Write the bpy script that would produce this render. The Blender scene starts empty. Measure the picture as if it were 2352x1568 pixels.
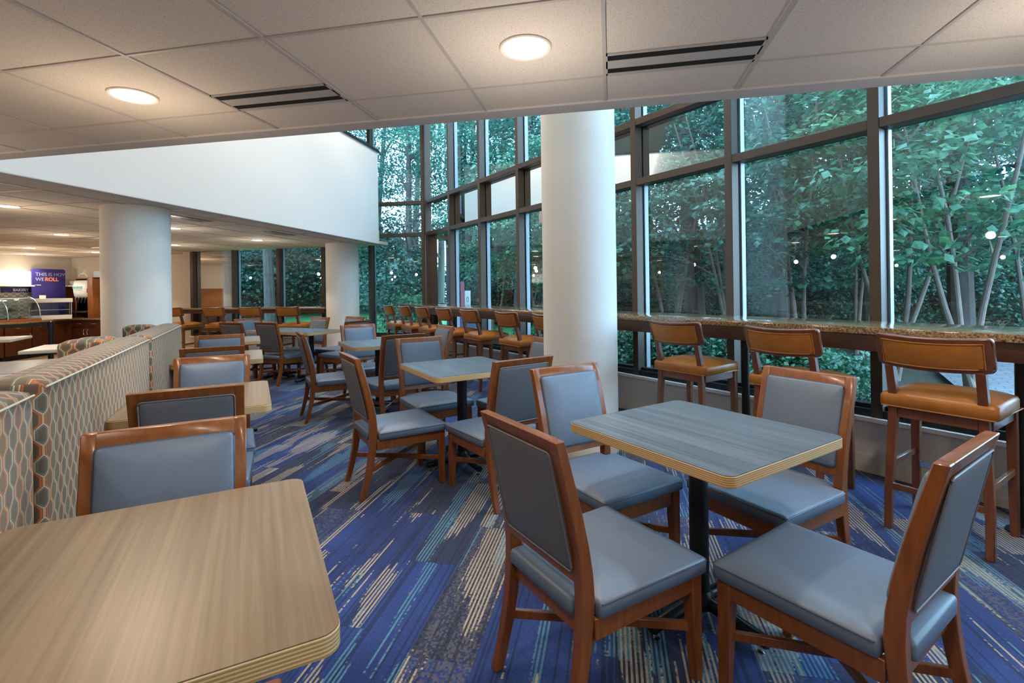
import bpy, bmesh, math, random
from mathutils import Vector, Matrix
SC = bpy.context.scene
COL = SC.collection
PI = math.pi
S2 = math.sqrt(2.0)
R = math.radians

# ------------------------------------------------------------------ mesh builder
class MB:
    """Collects simple solids; build() links them as ONE mesh object."""
    def __init__(self):
        self.v = []; self.f = []; self.mi = []; self.m = 0
    def add(self, vs, fs):
        o = len(self.v)
        self.v += [tuple(p) for p in vs]
        self.f += [tuple(i + o for i in q) for q in fs]
        self.mi += [self.m] * len(fs)
        return self
    def box(self, x0, x1, y0, y1, z0, z1):
        return self.add([(x0,y0,z0),(x1,y0,z0),(x1,y1,z0),(x0,y1,z0),(x0,y0,z1),(x1,y0,z1),(x1,y1,z1),(x0,y1,z1)],
                        [(0,3,2,1),(4,5,6,7),(0,1,5,4),(1,2,6,5),(2,3,7,6),(3,0,4,7)])
    def obox(self, c, u, hl, hw, z0, z1):
        """box along 2D direction u (half length hl), half width hw"""
        ux, uy = u; l = math.hypot(ux, uy); ux /= l; uy /= l; nx, ny = -uy, ux
        p = [(c[0]+a*ux*hl+b*nx*hw, c[1]+a*uy*hl+b*ny*hw) for a, b in ((-1,-1),(1,-1),(1,1),(-1,1))]
        return self.prism(p, z0, z1)
    def prism(self, poly, z0, z1):
        n = len(poly)
        vs = [(x,y,z0) for x,y in poly] + [(x,y,z1) for x,y in poly]
        fs = [tuple(range(n-1,-1,-1)), tuple(range(n,2*n))] + [(i,(i+1)%n,n+(i+1)%n,n+i) for i in range(n)]
        return self.add(vs, fs)
    def loft(self, secs, cap=True, closed=True):
        n = len(secs[0]); vs = [p for s in secs for p in s]; fs = []
        for k in range(len(secs)-1):
            for i in range(n if closed else n-1):
                j = (i+1) % n
                fs.append((k*n+i, k*n+j, (k+1)*n+j, (k+1)*n+i))
        if cap:
            fs.append(tuple(range(n-1,-1,-1))); fs.append(tuple(range((len(secs)-1)*n, len(secs)*n)))
        return self.add(vs, fs)
    def lathe(self, prof, c=(0,0), n=24, cap=True):
        secs = [[(c[0]+r*math.cos(2*PI*i/n), c[1]+r*math.sin(2*PI*i/n), z) for i in range(n)] for r, z in prof]
        return self.loft(secs, cap)
    def tube(self, pts, r, n=8, closed=False, cap=True):
        pts = [Vector(p) for p in pts]; m = len(pts); secs = []
        up = Vector((0,0,1))
        for i, p in enumerate(pts):
            a = pts[i-1] if (i > 0 or closed) else p
            b = pts[(i+1) % m] if (i < m-1 or closed) else p
            t = (b-a).normalized() if (b-a).length > 1e-9 else Vector((0,0,1))
            ref = up if abs(t.z) < .95 else Vector((1,0,0))
            x = t.cross(ref).normalized(); y = x.cross(t).normalized()
            rr = r[i] if isinstance(r, (list, tuple)) else r
            secs.append([tuple(p + x*rr*math.cos(2*PI*k/n) + y*rr*math.sin(2*PI*k/n)) for k in range(n)])
        if closed: secs.append(secs[0]); cap = False
        return self.loft(secs, cap)
    def cyl(self, a, b, r, n=16):
        return self.tube([a, b], r, n)
    def beam(self, a, b, w, h):
        """rectangular bar from a to b; w horizontal, h the other way"""
        a = Vector(a); b = Vector(b); t = (b-a).normalized()
        ref = Vector((0,0,1)) if abs(t.z) < .95 else Vector((0,1,0))
        x = t.cross(ref).normalized()*w/2; y = x.normalized().cross(t).normalized()*h/2
        return self.loft([[p-x-y, p+x-y, p+x+y, p-x+y] for p in (a, b)])
    def cushion(self, w, d, z0, z1, crown, rad=.03, edge=.015, flat=.35, taper=0.0, deform=None):
        """upholstered pad: rounded rectangle outline, rolled edge, crowned top"""
        def ring(ins, z, rr):
            hw, hd = w/2-ins, d/2-ins; rr = min(rr + max(0, ins-edge)*.95, min(hw, hd)*.97); out = []
            for cx, cy, a0 in ((1,1,0),(-1,1,90),(-1,-1,180),(1,-1,270)):
                for k in range(4):
                    a = R(a0+k*30)
                    x = cx*(hw-rr)+rr*math.cos(a); y = cy*(hd-rr)+rr*math.sin(a)
                    out.append((x*(1-taper*(.5-y/d)), y, z))
            # extra points on straight runs come from the crown rings
            return out
        secs = [ring(edge*.5, z0, rad), ring(0, z0+edge*.4, rad), ring(0, z1-edge, rad),
                ring(edge*.3, z1-edge*.3, rad), ring(edge, z1, rad)]
        m = min(w, d)/2
        for q, h in ((.08,.30),(.17,.54),(.28,.74),(.42,.88),(.60,.97),(.80,1.0)):
            secs.append(ring(edge+(m-edge)*q, z1+crown*h, rad))
        i0 = len(self.v); self.loft(secs)
        if deform: self.v[i0:] = [tuple(deform(*p)) for p in self.v[i0:]]
        return self
    def tcushion(self, half, z0, z1, crown, edge=.012):
        """pad with a notched rear: half outline (x,y) from front centre to rear centre, axis-aligned convex/concave corners"""
        def ring(i, z, soft):
            pts = []
            n = len(half)
            for k, (x, y, sx, sy, conv) in enumerate(half):
                px, py = x+sx*i, y+sy*i
                if conv:
                    r = .010+soft
                    a, b = conv
                    pts += [(px+a[0]*r, py+a[1]*r), (px+a[0]*r*.3+b[0]*r*.3, py+a[1]*r*.3+b[1]*r*.3), (px+b[0]*r, py+b[1]*r)]
                else: pts.append((px, py))
            return [(x, y, z) for x, y in pts] + [(-x, y, z) for x, y in reversed(pts)]
        secs = [ring(edge*.5, z0, 0), ring(0, z0+edge*.4, 0), ring(0, z1-edge, 0), ring(edge*.3, z1-edge*.3, 0), ring(edge, z1, .002)]
        for q, h in ((.010,.22),(.022,.45),(.036,.66),(.055,.83),(.080,.94),(.115,1.0)):
            secs.append(ring(edge+q, z1+crown*h, min(q*.45, .028)))
        return self.loft(secs)
    def xf(self, fn, start=0):
        self.v[start:] = [tuple(fn(*p)) for p in self.v[start:]]
        return self
    def build(self, name, mat, parent=None, bevel=0, seg=2, smooth=True, angle=38):
        me = bpy.data.meshes.new(name)
        me.from_pydata(self.v, [], self.f); me.update()
        mats = mat if isinstance(mat, (list, tuple)) else [mat]
        for m in mats: me.materials.append(m)
        if len(mats) > 1: me.polygons.foreach_set('material_index', self.mi)
        bm = bmesh.new(); bm.from_mesh(me)
        bmesh.ops.recalc_face_normals(bm, faces=bm.faces)
        if bevel:
            es = [e for e in bm.edges if e.is_manifold and e.calc_face_angle(0) > R(30)]
            bmesh.ops.bevel(bm, geom=es, offset=bevel, segments=seg, profile=.6, affect='EDGES', clamp_overlap=True)
        bm.to_mesh(me); bm.free()
        if smooth:
            me.shade_smooth(); me.set_sharp_from_angle(angle=R(angle))
        o = bpy.data.objects.new(name, me); COL.objects.link(o)
        if parent is not None: o.parent = parent
        return o

def tag(o, label=None, cat=None, group=None, kind=None):
    if label: o['label'] = label
    if cat: o['category'] = cat
    if group: o['group'] = group
    if kind: o['kind'] = kind
    return o
def thing(name, label, cat, loc=(0,0,0), rz=0.0, group=None):
    o = bpy.data.objects.new(name, None); COL.objects.link(o)
    o.empty_display_size = .1
    o.location = loc; o.rotation_euler = (0,0,rz)
    return tag(o, label, cat, group)
def struct(name, mb, mat, parent=None, label=None, cat=None, **kw):
    o = mb.build(name, mat, parent, **kw)
    if parent is None: tag(o, label, cat, kind='structure')
    return o
KIDS = {}
def children(o):
    return [c for c in COL.objects if c.parent is o]
def dup(root, loc, rz, label, group=None):
    """a copy of a thing with copies of its parts and sub-parts"""
    if root.name not in KIDS:
        KIDS[root.name] = [(c, children(c)) for c in children(root)]
    kids = KIDS[root.name]
    r = root.copy(); COL.objects.link(r)
    r.location = loc; r.rotation_euler = (0,0,rz); r['label'] = label
    if group: r['group'] = group
    for ch, gs in kids:
        c = ch.copy(); COL.objects.link(c); c.parent = r
        for g in gs:
            d = g.copy(); COL.objects.link(d); d.parent = c
    return r
def text(name, body, size, mat, parent, M, ext=.001, align='LEFT', sx=1.0, bold=0.0):
    cu = bpy.data.curves.new(name, 'FONT'); cu.body = body; cu.size = size; cu.extrude = ext
    cu.align_x = align; cu.space_line = .95; cu.offset = bold
    cu.materials.append(mat)
    o = bpy.data.objects.new(name, cu); COL.objects.link(o)
    o.parent = parent; o.matrix_local = M @ Matrix.Diagonal((sx,1,1,1))
    return o
def face_matrix(origin, xdir, zdir=(0,0,1)):
    """matrix whose local X runs along xdir and local Y runs up"""
    x = Vector(xdir).normalized(); y = Vector(zdir).normalized(); z = x.cross(y)
    M = Matrix((x, y, z)).transposed().to_4x4(); M.translation = Vector(origin)
    return M
# ------------------------------------------------------------------ node maths
class V:
    def __init__(s, nt, sock): s.nt = nt; s.s = sock
    def op(s, o, b=None, c=None): return nmath(s.nt, o, s, b, c)
    def __add__(s, b): return s.op('ADD', b)
    def __radd__(s, b): return s.op('ADD', b)
    def __sub__(s, b): return s.op('SUBTRACT', b)
    def __rsub__(s, b): return nmath(s.nt, 'SUBTRACT', b, s)
    def __mul__(s, b): return s.op('MULTIPLY', b)
    def __rmul__(s, b): return s.op('MULTIPLY', b)
    def __truediv__(s, b): return s.op('DIVIDE', b)
    def __lt__(s, b): return s.op('LESS_THAN', b)
    def __gt__(s, b): return s.op('GREATER_THAN', b)
    def floor(s): return s.op('FLOOR')
    def frac(s): return s.op('FRACT')
    def abs(s): return s.op('ABSOLUTE')
    def min(s, b): return s.op('MINIMUM', b)
    def max(s, b): return s.op('MAXIMUM', b)
    def step(s, a, b):
        n = s.nt.nodes.new('ShaderNodeMapRange'); n.interpolation_type = 'SMOOTHSTEP'
        s.nt.links.new(s.s, n.inputs[0]); n.inputs[1].default_value = a; n.inputs[2].default_value = b
        return V(s.nt, n.outputs[0])
def put(nt, inp, val):
    if isinstance(val, V): nt.links.new(val.s, inp)
    elif hasattr(val, 'is_linked'): nt.links.new(val, inp)
    else:
        if hasattr(inp.default_value, '__len__') and not hasattr(val, '__len__'): val = (val,)*len(inp.default_value)
        if hasattr(val, '__len__') and len(val) == 3 and len(inp.default_value) == 4: val = (*val, 1)
        inp.default_value = val
def nmath(nt, o, a, b=None, c=None):
    n = nt.nodes.new('ShaderNodeMath'); n.operation = o
    for i, q in enumerate((a, b, c)):
        if q is not None: put(nt, n.inputs[i], q)
    return V(nt, n.outputs[0])
def comb(nt, x, y=0.0, z=0.0):
    n = nt.nodes.new('ShaderNodeCombineXYZ')
    for i, q in enumerate((x, y, z)): put(nt, n.inputs[i], q)
    return n.outputs[0]
def wnoise(nt, x, y=0.0, z=0.0):
    n = nt.nodes.new('ShaderNodeTexWhiteNoise'); n.noise_dimensions = '3D'
    nt.links.new(comb(nt, x, y, z), n.inputs[0])
    return V(nt, n.outputs[0])
def noise(nt, vec, scale, detail=2.0, rough=.5, out=0):
    n = nt.nodes.new('ShaderNodeTexNoise')
    if vec is not None: nt.links.new(vec, n.inputs['Vector'])
    n.inputs['Scale'].default_value = scale; n.inputs['Detail'].default_value = detail; n.inputs['Roughness'].default_value = rough
    return V(nt, n.outputs[out])
def mix(nt, f, a, b):
    n = nt.nodes.new('ShaderNodeMix'); n.data_type = 'RGBA'
    put(nt, n.inputs[0], f); put(nt, n.inputs[6], a); put(nt, n.inputs[7], b)
    return n.outputs[2]
def ramp(nt, f, stops):
    n = nt.nodes.new('ShaderNodeValToRGB'); cr = n.color_ramp
    while len(cr.elements) < len(stops): cr.elements.new(.5)
    for e, (p, c) in zip(cr.elements, stops): e.position = p; e.color = (*c, 1)
    put(nt, n.inputs[0], f); return n.outputs[0]
def xyz(nt, kind='obj'):
    """object coordinates, or world position"""
    if kind == 'obj':
        n = nt.nodes.new('ShaderNodeTexCoord'); s = n.outputs['Object']
    else:
        n = nt.nodes.new('ShaderNodeNewGeometry'); s = n.outputs['Position']
    q = nt.nodes.new('ShaderNodeSeparateXYZ'); nt.links.new(s, q.inputs[0])
    return s, V(nt, q.outputs[0]), V(nt, q.outputs[1]), V(nt, q.outputs[2])
def mapped(nt, sock, scale, rot=(0,0,0)):
    n = nt.nodes.new('ShaderNodeMapping'); nt.links.new(sock, n.inputs[0])
    n.inputs['Scale'].default_value = scale; n.inputs['Rotation'].default_value = rot
    return n.outputs[0]
def bump(nt, h, strength, dist=.002):
    n = nt.nodes.new('ShaderNodeBump'); n.inputs['Strength'].default_value = strength; n.inputs['Distance'].default_value = dist
    put(nt, n.inputs['Height'], h); return n.outputs[0]
def material(name, color=(.5,.5,.5), rough=.5, metal=0.0, spec=.5, coat=0.0, emit=None, estr=0.0, sheen=0.0):
    m = bpy.data.materials.new(name); m.use_nodes = True
    b = m.node_tree.nodes['Principled BSDF']
    b.inputs['Base Color'].default_value = (*color, 1); b.inputs['Roughness'].default_value = rough
    b.inputs['Metallic'].default_value = metal; b.inputs['Specular IOR Level'].default_value = spec
    b.inputs['Coat Weight'].default_value = coat; b.inputs['Coat Roughness'].default_value = .15
    b.inputs['Sheen Weight'].default_value = sheen
    if emit: b.inputs['Emission Color'].default_value = (*emit, 1); b.inputs['Emission Strength'].default_value = estr
    return m, m.node_tree, b
M = {}
def simple(key, *a, **k): M[key] = material(key, *a, **k)[0]

def mottled(key, c0, c1, scale, rough, stretch=(1,1,1), bstr=0.0, bscale=200, **k):
    m, nt, b = material(key, c0, rough, **k)
    s, x, y, z = xyz(nt)
    put(nt, b.inputs['Base Color'], ramp(nt, noise(nt, mapped(nt, s, stretch), scale, 4, .6), [(.3,c0),(.7,c1)]))
    if bstr: put(nt, b.inputs['Normal'], bump(nt, noise(nt, s, bscale, 3, .6), bstr))
    M[key] = m
mottled('cherry_wood', (.165,.043,.006), (.250,.074,.010), 9, .36, (6,6,.7), coat=.25)
mottled('stool_wood', (.13,.040,.014), (.20,.066,.022), 9, .33, (6,6,.7), coat=.35)
mottled('dark_wood', (.045,.018,.010), (.075,.030,.016), 7, .4, (1,8,8), coat=.2)
mottled('cabinet_wood', (.050,.014,.005), (.085,.024,.009), 5, .4, (4,4,.6), coat=.2)
mottled('warm_panel', (.24,.085,.025), (.32,.12,.035), 6, .4, (5,5,.6))
mottled('blue_vinyl', (.118,.155,.215), (.128,.168,.232), 30, .42, bstr=.05, bscale=500)
mottled('grey_vinyl', (.115,.115,.125), (.127,.127,.138), 60, .5, bstr=.05, bscale=500)
simple('blue_piping', (.055,.065,.10), .4)
simple('grey_piping', (.16,.16,.18), .4)
mottled('tan_leather', (.36,.120,.014), (.46,.170,.022), 14, .38, bstr=.08, bscale=160)
simple('tan_piping', (.42,.17,.035), .38)
simple('black_metal', (.012,.012,.013), .35, .3)
simple('chrome', (.75,.75,.77), .18, 1.0)
simple('steel', (.55,.54,.52), .3, 1.0)
simple('white_plastic', (.80,.79,.76), .4)
simple('white_paint', (.90,.88,.85), .4)
simple('rubber', (.015,.015,.015), .7)

def plaster(key, c, bstr, bscale):
    m, nt, b = material(key, c, .75)
    s, *_ = xyz(nt, 'w')
    put(nt, b.inputs['Normal'], bump(nt, noise(nt, s, bscale, 3, .55), bstr, .004))
    M[key] = m
plaster('column_plaster', (.86,.83,.77), .35, 90)
plaster('wall_white', (.80,.78,.75), .18, 70)
plaster('wall_cream', (.64,.58,.50), .12, 70)
plaster('knee_wall', (.62,.56,.50), .10, 60)
plaster('cove_base', (.66,.59,.48), .05, 40)
plaster('soffit', (.60,.57,.55), .05, 60)

# ceiling tile: warm grey, pinholes
m, nt, b = material('ceiling_tile', (.46,.41,.36), .9)
s, x, y, z = xyz(nt, 'w')
f1 = noise(nt, s, 170, 3, .7); f2 = noise(nt, s, 2.2, 2, .5)
c = mix(nt, f1.step(.34,.47), (.50,.43,.37), (.76,.69,.62))
c = mix(nt, f2*.25, c, (.64,.56,.49))
put(nt, b.inputs['Base Color'], c); put(nt, b.inputs['Normal'], bump(nt, f1, .5, .002)); M['ceiling_tile'] = m
simple('tee_bar', (.54,.49,.46), .5)
simple('vent_face', (.50,.47,.45), .4)
simple('void_black', (.004,.004,.004), .9)

# carpet: 25 cm x 100 cm planks, stripes along Y
m, nt, b = material('carpet', (.02,.03,.1), .95, spec=.15, sheen=.15)
s, x, y, z = xyz(nt, 'w')
xs = x + 20.0
col = (xs/.25).floor()
ys = y + 40.0 + wnoise(nt, col, 3.1)*1.0
row = ys.floor()
pid = wnoise(nt, col, row, 1.7); pid2 = wnoise(nt, col, row, 9.3)
k = (xs/.0085).floor()
hk = wnoise(nt, k, row, 5.5); hk2 = wnoise(nt, k, row, 8.1)
tuft = wnoise(nt, (xs/.0043).floor(), (y/.006).floor(), 2.0)
tuft2 = wnoise(nt, (xs/.0085).floor(), (y/.010).floor(), 6.0)
# slow density field of each stripe family, different in every plank; every yarn line has its own run lengths
fa = noise(nt, comb(nt, xs*5.0 + pid*31.0, y*.9 + pid2*17.0, 0.0), 1.0, 1.0)
fb = noise(nt, comb(nt, xs*4.5 + pid2*53.0, y*.7 + pid*29.0, 4.0), 1.0, 1.0)
fc = noise(nt, comb(nt, xs*2.0, y*1.3, 9.0), 1.0, 2.0)
ra = noise(nt, comb(nt, k*17.3, y*1.3, pid*40.0), 1.0, 2.0)
rb = noise(nt, comb(nt, k*23.9, y*1.1, pid2*40.0 + 7.0), 1.0, 2.0)
body = (k*.5).frac()*2.0                       # every other line carries the stripe
beige = (fa.step(.47,.64)*.50 + ra*1.25 - .83) - (1.0-body)*.5 - tuft2*.10
cyan = (fb.step(.48,.66)*.50 + rb*1.25 - .84) - body*.4 - tuft2*.10
base = mix(nt, fc.step(.35,.65), (.016,.035,.145), (.028,.064,.235))
base = mix(nt, (pid < .28)*.8, base, (.028,.034,.062))
base = mix(nt, ((pid2 > .62)*.8)*tuft2.step(.35,.6), base, (.11,.105,.125))
base = mix(nt, (hk < .22)*.55, base, (.010,.014,.030))
c = mix(nt, cyan.step(.0,.05), base, (.085,.225,.33))
c = mix(nt, beige.step(.0,.05), c, (.43,.35,.26))
c = mix(nt, tuft*.35, c, (.006,.008,.016))
ex = (xs/.25).frac(); ey = ys.frac()
seam = (ex < .006).max(ey < .0018)
c = mix(nt, seam*.6, c, (.004,.005,.01))
put(nt, b.inputs['Base Color'], c)
put(nt, b.inputs['Normal'], bump(nt, tuft, .5, .003)); M['carpet'] = m

# wood plank / tile floor of the serving area
mottled('serving_floor', (.34,.22,.12), (.44,.30,.17), 4, .35, (1,6,1))

# laminate: streaked along local Y of the top
def laminate(key, a, bcol, c3):
    m, nt, b = material(key, a, .36)
    s, x, y, z = xyz(nt)
    n1 = noise(nt, mapped(nt, s, (70,1.3,1)), 1.0, 4, .65); n2 = noise(nt, mapped(nt, s, (16,.8,1)), 1.0, 2, .5)
    c = ramp(nt, n1*.7 + n2*.3, [(.32,a),(.5,bcol),(.66,c3)])
    put(nt, b.inputs['Base Color'], c); M[key] = m
laminate('blue_laminate', (.045,.058,.078), (.090,.110,.132), (.150,.172,.190))
laminate('walnut_laminate', (.150,.098,.054), (.205,.142,.083), (.262,.190,.118))
m, nt, b = material('plywood_edge', (.6,.4,.2), .5)
s, x, y, z = xyz(nt)
band = (z*900.0).op('SINE')
put(nt, b.inputs['Base Color'], mix(nt, band.step(-.2,.5), (.38,.22,.085), (.66,.45,.215))); M['plywood_edge'] = m

# granite
m, nt, b = material('granite', (.4,.3,.2), .08, spec=.9, coat=.6)
s, x, y, z = xyz(nt, 'w')
f = noise(nt, s, 95, 4, .75)
put(nt, b.inputs['Base Color'], ramp(nt, f, [(.36,(.02,.013,.009)),(.45,(.17,.095,.04)),(.55,(.34,.215,.11)),(.66,(.50,.40,.28))])); M['granite'] = m

# booth fabric: elongated honeycomb, cream outlines, striped cores; used on vertical and flat faces
def hexfabric(key):
    m, nt, b = material(key, (.3,.25,.15), .85, sheen=.2)
    s, x, y, z = xyz(nt)
    g = nt.nodes.new('ShaderNodeNewGeometry')
    tc = nt.nodes.new('ShaderNodeTexCoord')
    q = nt.nodes.new('ShaderNodeSeparateXYZ'); nt.links.new(tc.outputs['Normal'], q.inputs[0])
    nx, ny, nz = (V(nt, q.outputs[i]).abs() for i in range(3))
    top = nz > .75; side = (nx > ny)
    u = x*(1.0-side) + y*side
    w = z*(1.0-top) + y*top
    u = u/.035 + 200.0; t = (w/.104).frac()
    trap = (((t - .5).abs()*4.0 - 1.0)*2.4).max(-1.0).min(1.0)*.30
    j = u.floor(); fu = u.frac(); sg = (j*.5).frac()*4.0 - 1.0
    e0 = fu - .5 - sg*trap
    dist = e0.abs().min((fu + .5 + sg*trap).abs()).min((fu - 1.5 + sg*trap).abs())
    cidx = j + (e0 > 0.0)
    line = 1.0 - dist.step(.055,.095)
    inner = dist.step(.12,.15)*(1.0 - dist.step(.26,.30))
    fill = ramp(nt, wnoise(nt, cidx, 0.0, 1.0), [(.0,(.090,.062,.036)),(.34,(.070,.060,.050)),(.67,(.125,.088,.040)),(1.0,(.080,.052,.044))])
    m3 = (cidx/3.0).frac()
    ring = mix(nt, m3 < .2, mix(nt, m3 < .5, (.110,.150,.140), (.230,.155,.060)), (.50,.105,.018))
    c = mix(nt, inner, fill, ring)
    c = mix(nt, line, c, mix(nt, m3 < .2, (.52,.46,.33), (.55,.30,.13)))
    weave = noise(nt, s, 700, 2, .5)
    c = mix(nt, weave*.25, c, (.10,.08,.05))
    put(nt, b.inputs['Base Color'], c); put(nt, b.inputs['Normal'], bump(nt, weave, .25, .001)); M[key] = m
hexfabric('booth_fabric')
simple('booth_piping', (.62,.55,.42), .7)

# bronze frames
m, nt, b = material('bronze_frame', (.085,.060,.045), .42, .35); M['bronze_frame'] = m
simple('bronze_dark', (.022,.022,.028), .45, .3)
simple('frame_outer', (.33,.33,.36), .4, .3)
simple('gasket', (.008,.008,.01), .6)

# glass: single pane surface, clear with mirror reflections
m = bpy.data.materials.new('window_glass'); m.use_nodes = True; nt = m.node_tree; nt.nodes.clear()
o = nt.nodes.new('ShaderNodeOutputMaterial'); t = nt.nodes.new('ShaderNodeBsdfTransparent'); g = nt.nodes.new('ShaderNodeBsdfGlossy')
g.inputs['Roughness'].default_value = 0.0; g.inputs['Color'].default_value = (.95,1,1,1)
t.inputs['Color'].default_value = (.74,.92,.98,1)
fr = nt.nodes.new('ShaderNodeFresnel'); fr.inputs['IOR'].default_value = 1.5
ff = V(nt, fr.outputs[0])*1.15 + .03
mx = nt.nodes.new('ShaderNodeMixShader'); put(nt, mx.inputs[0], ff)
nt.links.new(t.outputs[0], mx.inputs[1]); nt.links.new(g.outputs[0], mx.inputs[2]); nt.links.new(mx.outputs[0], o.inputs[0])
M['window_glass'] = m
m2 = m.copy(); m2.name = 'case_glass'; M['case_glass'] = m2
simple('lamp_white', (.9,.88,.82), .5, emit=(1.0,.93,.80), estr=14.0)
simple('lamp_trim', (.72,.66,.58), .5)

# brick outside
m, nt, b = material('brick', (.2,.08,.07), .85)
s, *_ = xyz(nt)
br = nt.nodes.new('ShaderNodeTexBrick'); nt.links.new(mapped(nt, s, (1,1,1), (R(90),0,0)), br.inputs['Vector'])
br.inputs['Scale'].default_value = 1.0; br.inputs['Brick Width'].default_value = .22; br.inputs['Row Height'].default_value = .077
br.inputs['Mortar Size'].default_value = .008; br.inputs['Color1'].default_value = (.17,.055,.055,1); br.inputs['Color2'].default_value = (.12,.045,.055,1)
br.inputs['Mortar'].default_value = (.42,.38,.40,1)
nt.links.new(br.outputs[0], b.inputs['Base Color']); M['brick'] = m

# wave tile backsplash
m, nt, b = material('wave_tile', (.8,.75,.65), .35)
s, x, y, z = xyz(nt)
wv = (x*42.0).op('SINE')*.014; row = (z/.045).floor()
alt = (row*.5).frac()*4.0 - 1.0
fz = (((z + wv*alt)/.045).frac() - .5).abs()
put(nt, b.inputs['Base Color'], mix(nt, fz > .39, (.74,.70,.62), (.055,.035,.025))); M['wave_tile'] = m

simple('sign_blue', (.035,.030,.20), .4)
simple('sign_navy', (.02,.03,.10), .4)
simple('sign_white', (.85,.90,.95), .4, emit=(.80,.90,1.0), estr=.9)
simple('letter_grey', (.55,.60,.66), .5)
simple('letter_white', (.9,.9,.9), .5)
simple('letter_thin', (.45,.45,.62), .5)
simple('letter_orange', (.85,.20,.05), .5, emit=(1,.25,.05), estr=.25)
simple('letter_teal', (.05,.42,.50), .5)
simple('juice_white', (.72,.80,.80), .3)
simple('aqua', (.55,.70,.85), .5)
simple('paper', (.8,.78,.74), .7)
simple('bread', (.35,.16,.05), .8)
simple('red_post', (.45,.12,.16), .6)
simple('cover_blue', (.06,.09,.16), .5)

# outdoors
def leafmat(key, cols, transl=.35):
    m = bpy.data.materials.new(key); m.use_nodes = True; nt = m.node_tree; nt.nodes.clear()
    o = nt.nodes.new('ShaderNodeOutputMaterial'); d = nt.nodes.new('ShaderNodeBsdfPrincipled'); t = nt.nodes.new('ShaderNodeBsdfTranslucent')
    s, x, y, z = xyz(nt, 'w'); oi = nt.nodes.new('ShaderNodeObjectInfo')
    f = noise(nt, s, 2.5, 3, .7)*.75 + V(nt, oi.outputs['Random'])*.25
    c = ramp(nt, f, list(zip((.25,.45,.6,.78), cols)))
    put(nt, d.inputs['Base Color'], c); d.inputs['Roughness'].default_value = .45
    put(nt, t.inputs['Color'], c)
    mx = nt.nodes.new('ShaderNodeMixShader'); mx.inputs[0].default_value = transl
    nt.links.new(d.outputs[0], mx.inputs[1]); nt.links.new(t.outputs[0], mx.inputs[2]); nt.links.new(mx.outputs[0], o.inputs[0])
    M[key] = m
leafmat('leaf_broad', [(.022,.090,.062),(.038,.145,.095),(.062,.21,.11),(.13,.32,.11)])
leafmat('leaf_woods', [(.020,.085,.080),(.032,.125,.105),(.052,.18,.12),(.11,.28,.12)])
leafmat('leaf_bush', [(.010,.055,.050),(.016,.085,.065),(.028,.12,.075),(.055,.17,.08)], .25)
leafmat('leaf_yew', [(.012,.075,.055),(.022,.13,.07),(.045,.20,.085),(.10,.30,.10)], .25)
mottled('bark', (.035,.030,.027), (.085,.072,.062), 3, .9, (6,6,1), bstr=.8, bscale=25)
mottled('bark_pale', (.13,.10,.085), (.22,.17,.14), 5, .9, (4,4,1))
m, nt, b = material('ground', (.03,.06,.03), .95)
s, x, y, z = xyz(nt, 'w')
lawn = noise(nt, s, .35, 2, .5); fine = noise(nt, s, 30, 3, .7)
grass = ramp(nt, fine, [(.3,(.016,.12,.035)),(.7,(.06,.30,.085))])
mulch = ramp(nt, fine, [(.3,(.02,.022,.014)),(.7,(.075,.07,.045))])
# lawn lies past the far (left) wall, mulch and leaf litter at the window side
put(nt, b.inputs['Base Color'], mix(nt, ((y - x*1.0)*.25 + lawn*1.2).step(3.0,3.8), mulch, grass)); M['ground'] = m
m, nt, b = material('pavers', (.2,.2,.22), .8)
s, x, y, z = xyz(nt, 'w')
br = nt.nodes.new('ShaderNodeTexBrick'); nt.links.new(mapped(nt, s, (1,1,1), (0,0,R(20))), br.inputs['Vector'])
br.inputs['Scale'].default_value = 1.0; br.inputs['Brick Width'].default_value = .2; br.inputs['Row Height'].default_value = .1
br.inputs['Mortar Size'].default_value = .005; br.inputs['Color1'].default_value = (.22,.22,.25,1); br.inputs['Color2'].default_value = (.17,.175,.20,1); br.inputs['Mortar'].default_value = (.07,.08,.09,1)
nt.links.new(br.outputs[0], b.inputs['Base Color']); M['pavers'] = m
# ------------------------------------------------------------------ the room
CZ, YS, XW, DW, YB, XL, YK, XJ, ZT = 2.272, 2.63, -4.434, 5.738, 9.358, -13.2, 9.95, -9.35, 5.3
XR, YF = 5.5, -4.0
XC, YC = -3.62, 9.358                                   # corner of the two window walls
TILE, OX, OY = .6096, -3.0585, .9816

struct('floor', MB().prism([(-7.4,YF-.3),(XR+.2,YF-.3),(XR+.2,.15),(XC,YB+.05),(-7.4,YB+.05)], -.06, 0), M['carpet'])
struct('floor', MB().prism([(XL-.1,YF-.3),(-7.4,YF-.3),(-7.4,YB),(XJ-.1,YB),(XJ-.1,YK+.1),(XL-.1,YK+.1)], -.06, 0), M['serving_floor'])
struct('floor', MB().prism([(-7.4,YB+.001),(-7.4,YB+.06),(XJ-.1,YB+.06),(XJ-.1,YB+.001)], -.06, 0), M['carpet'])

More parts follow.
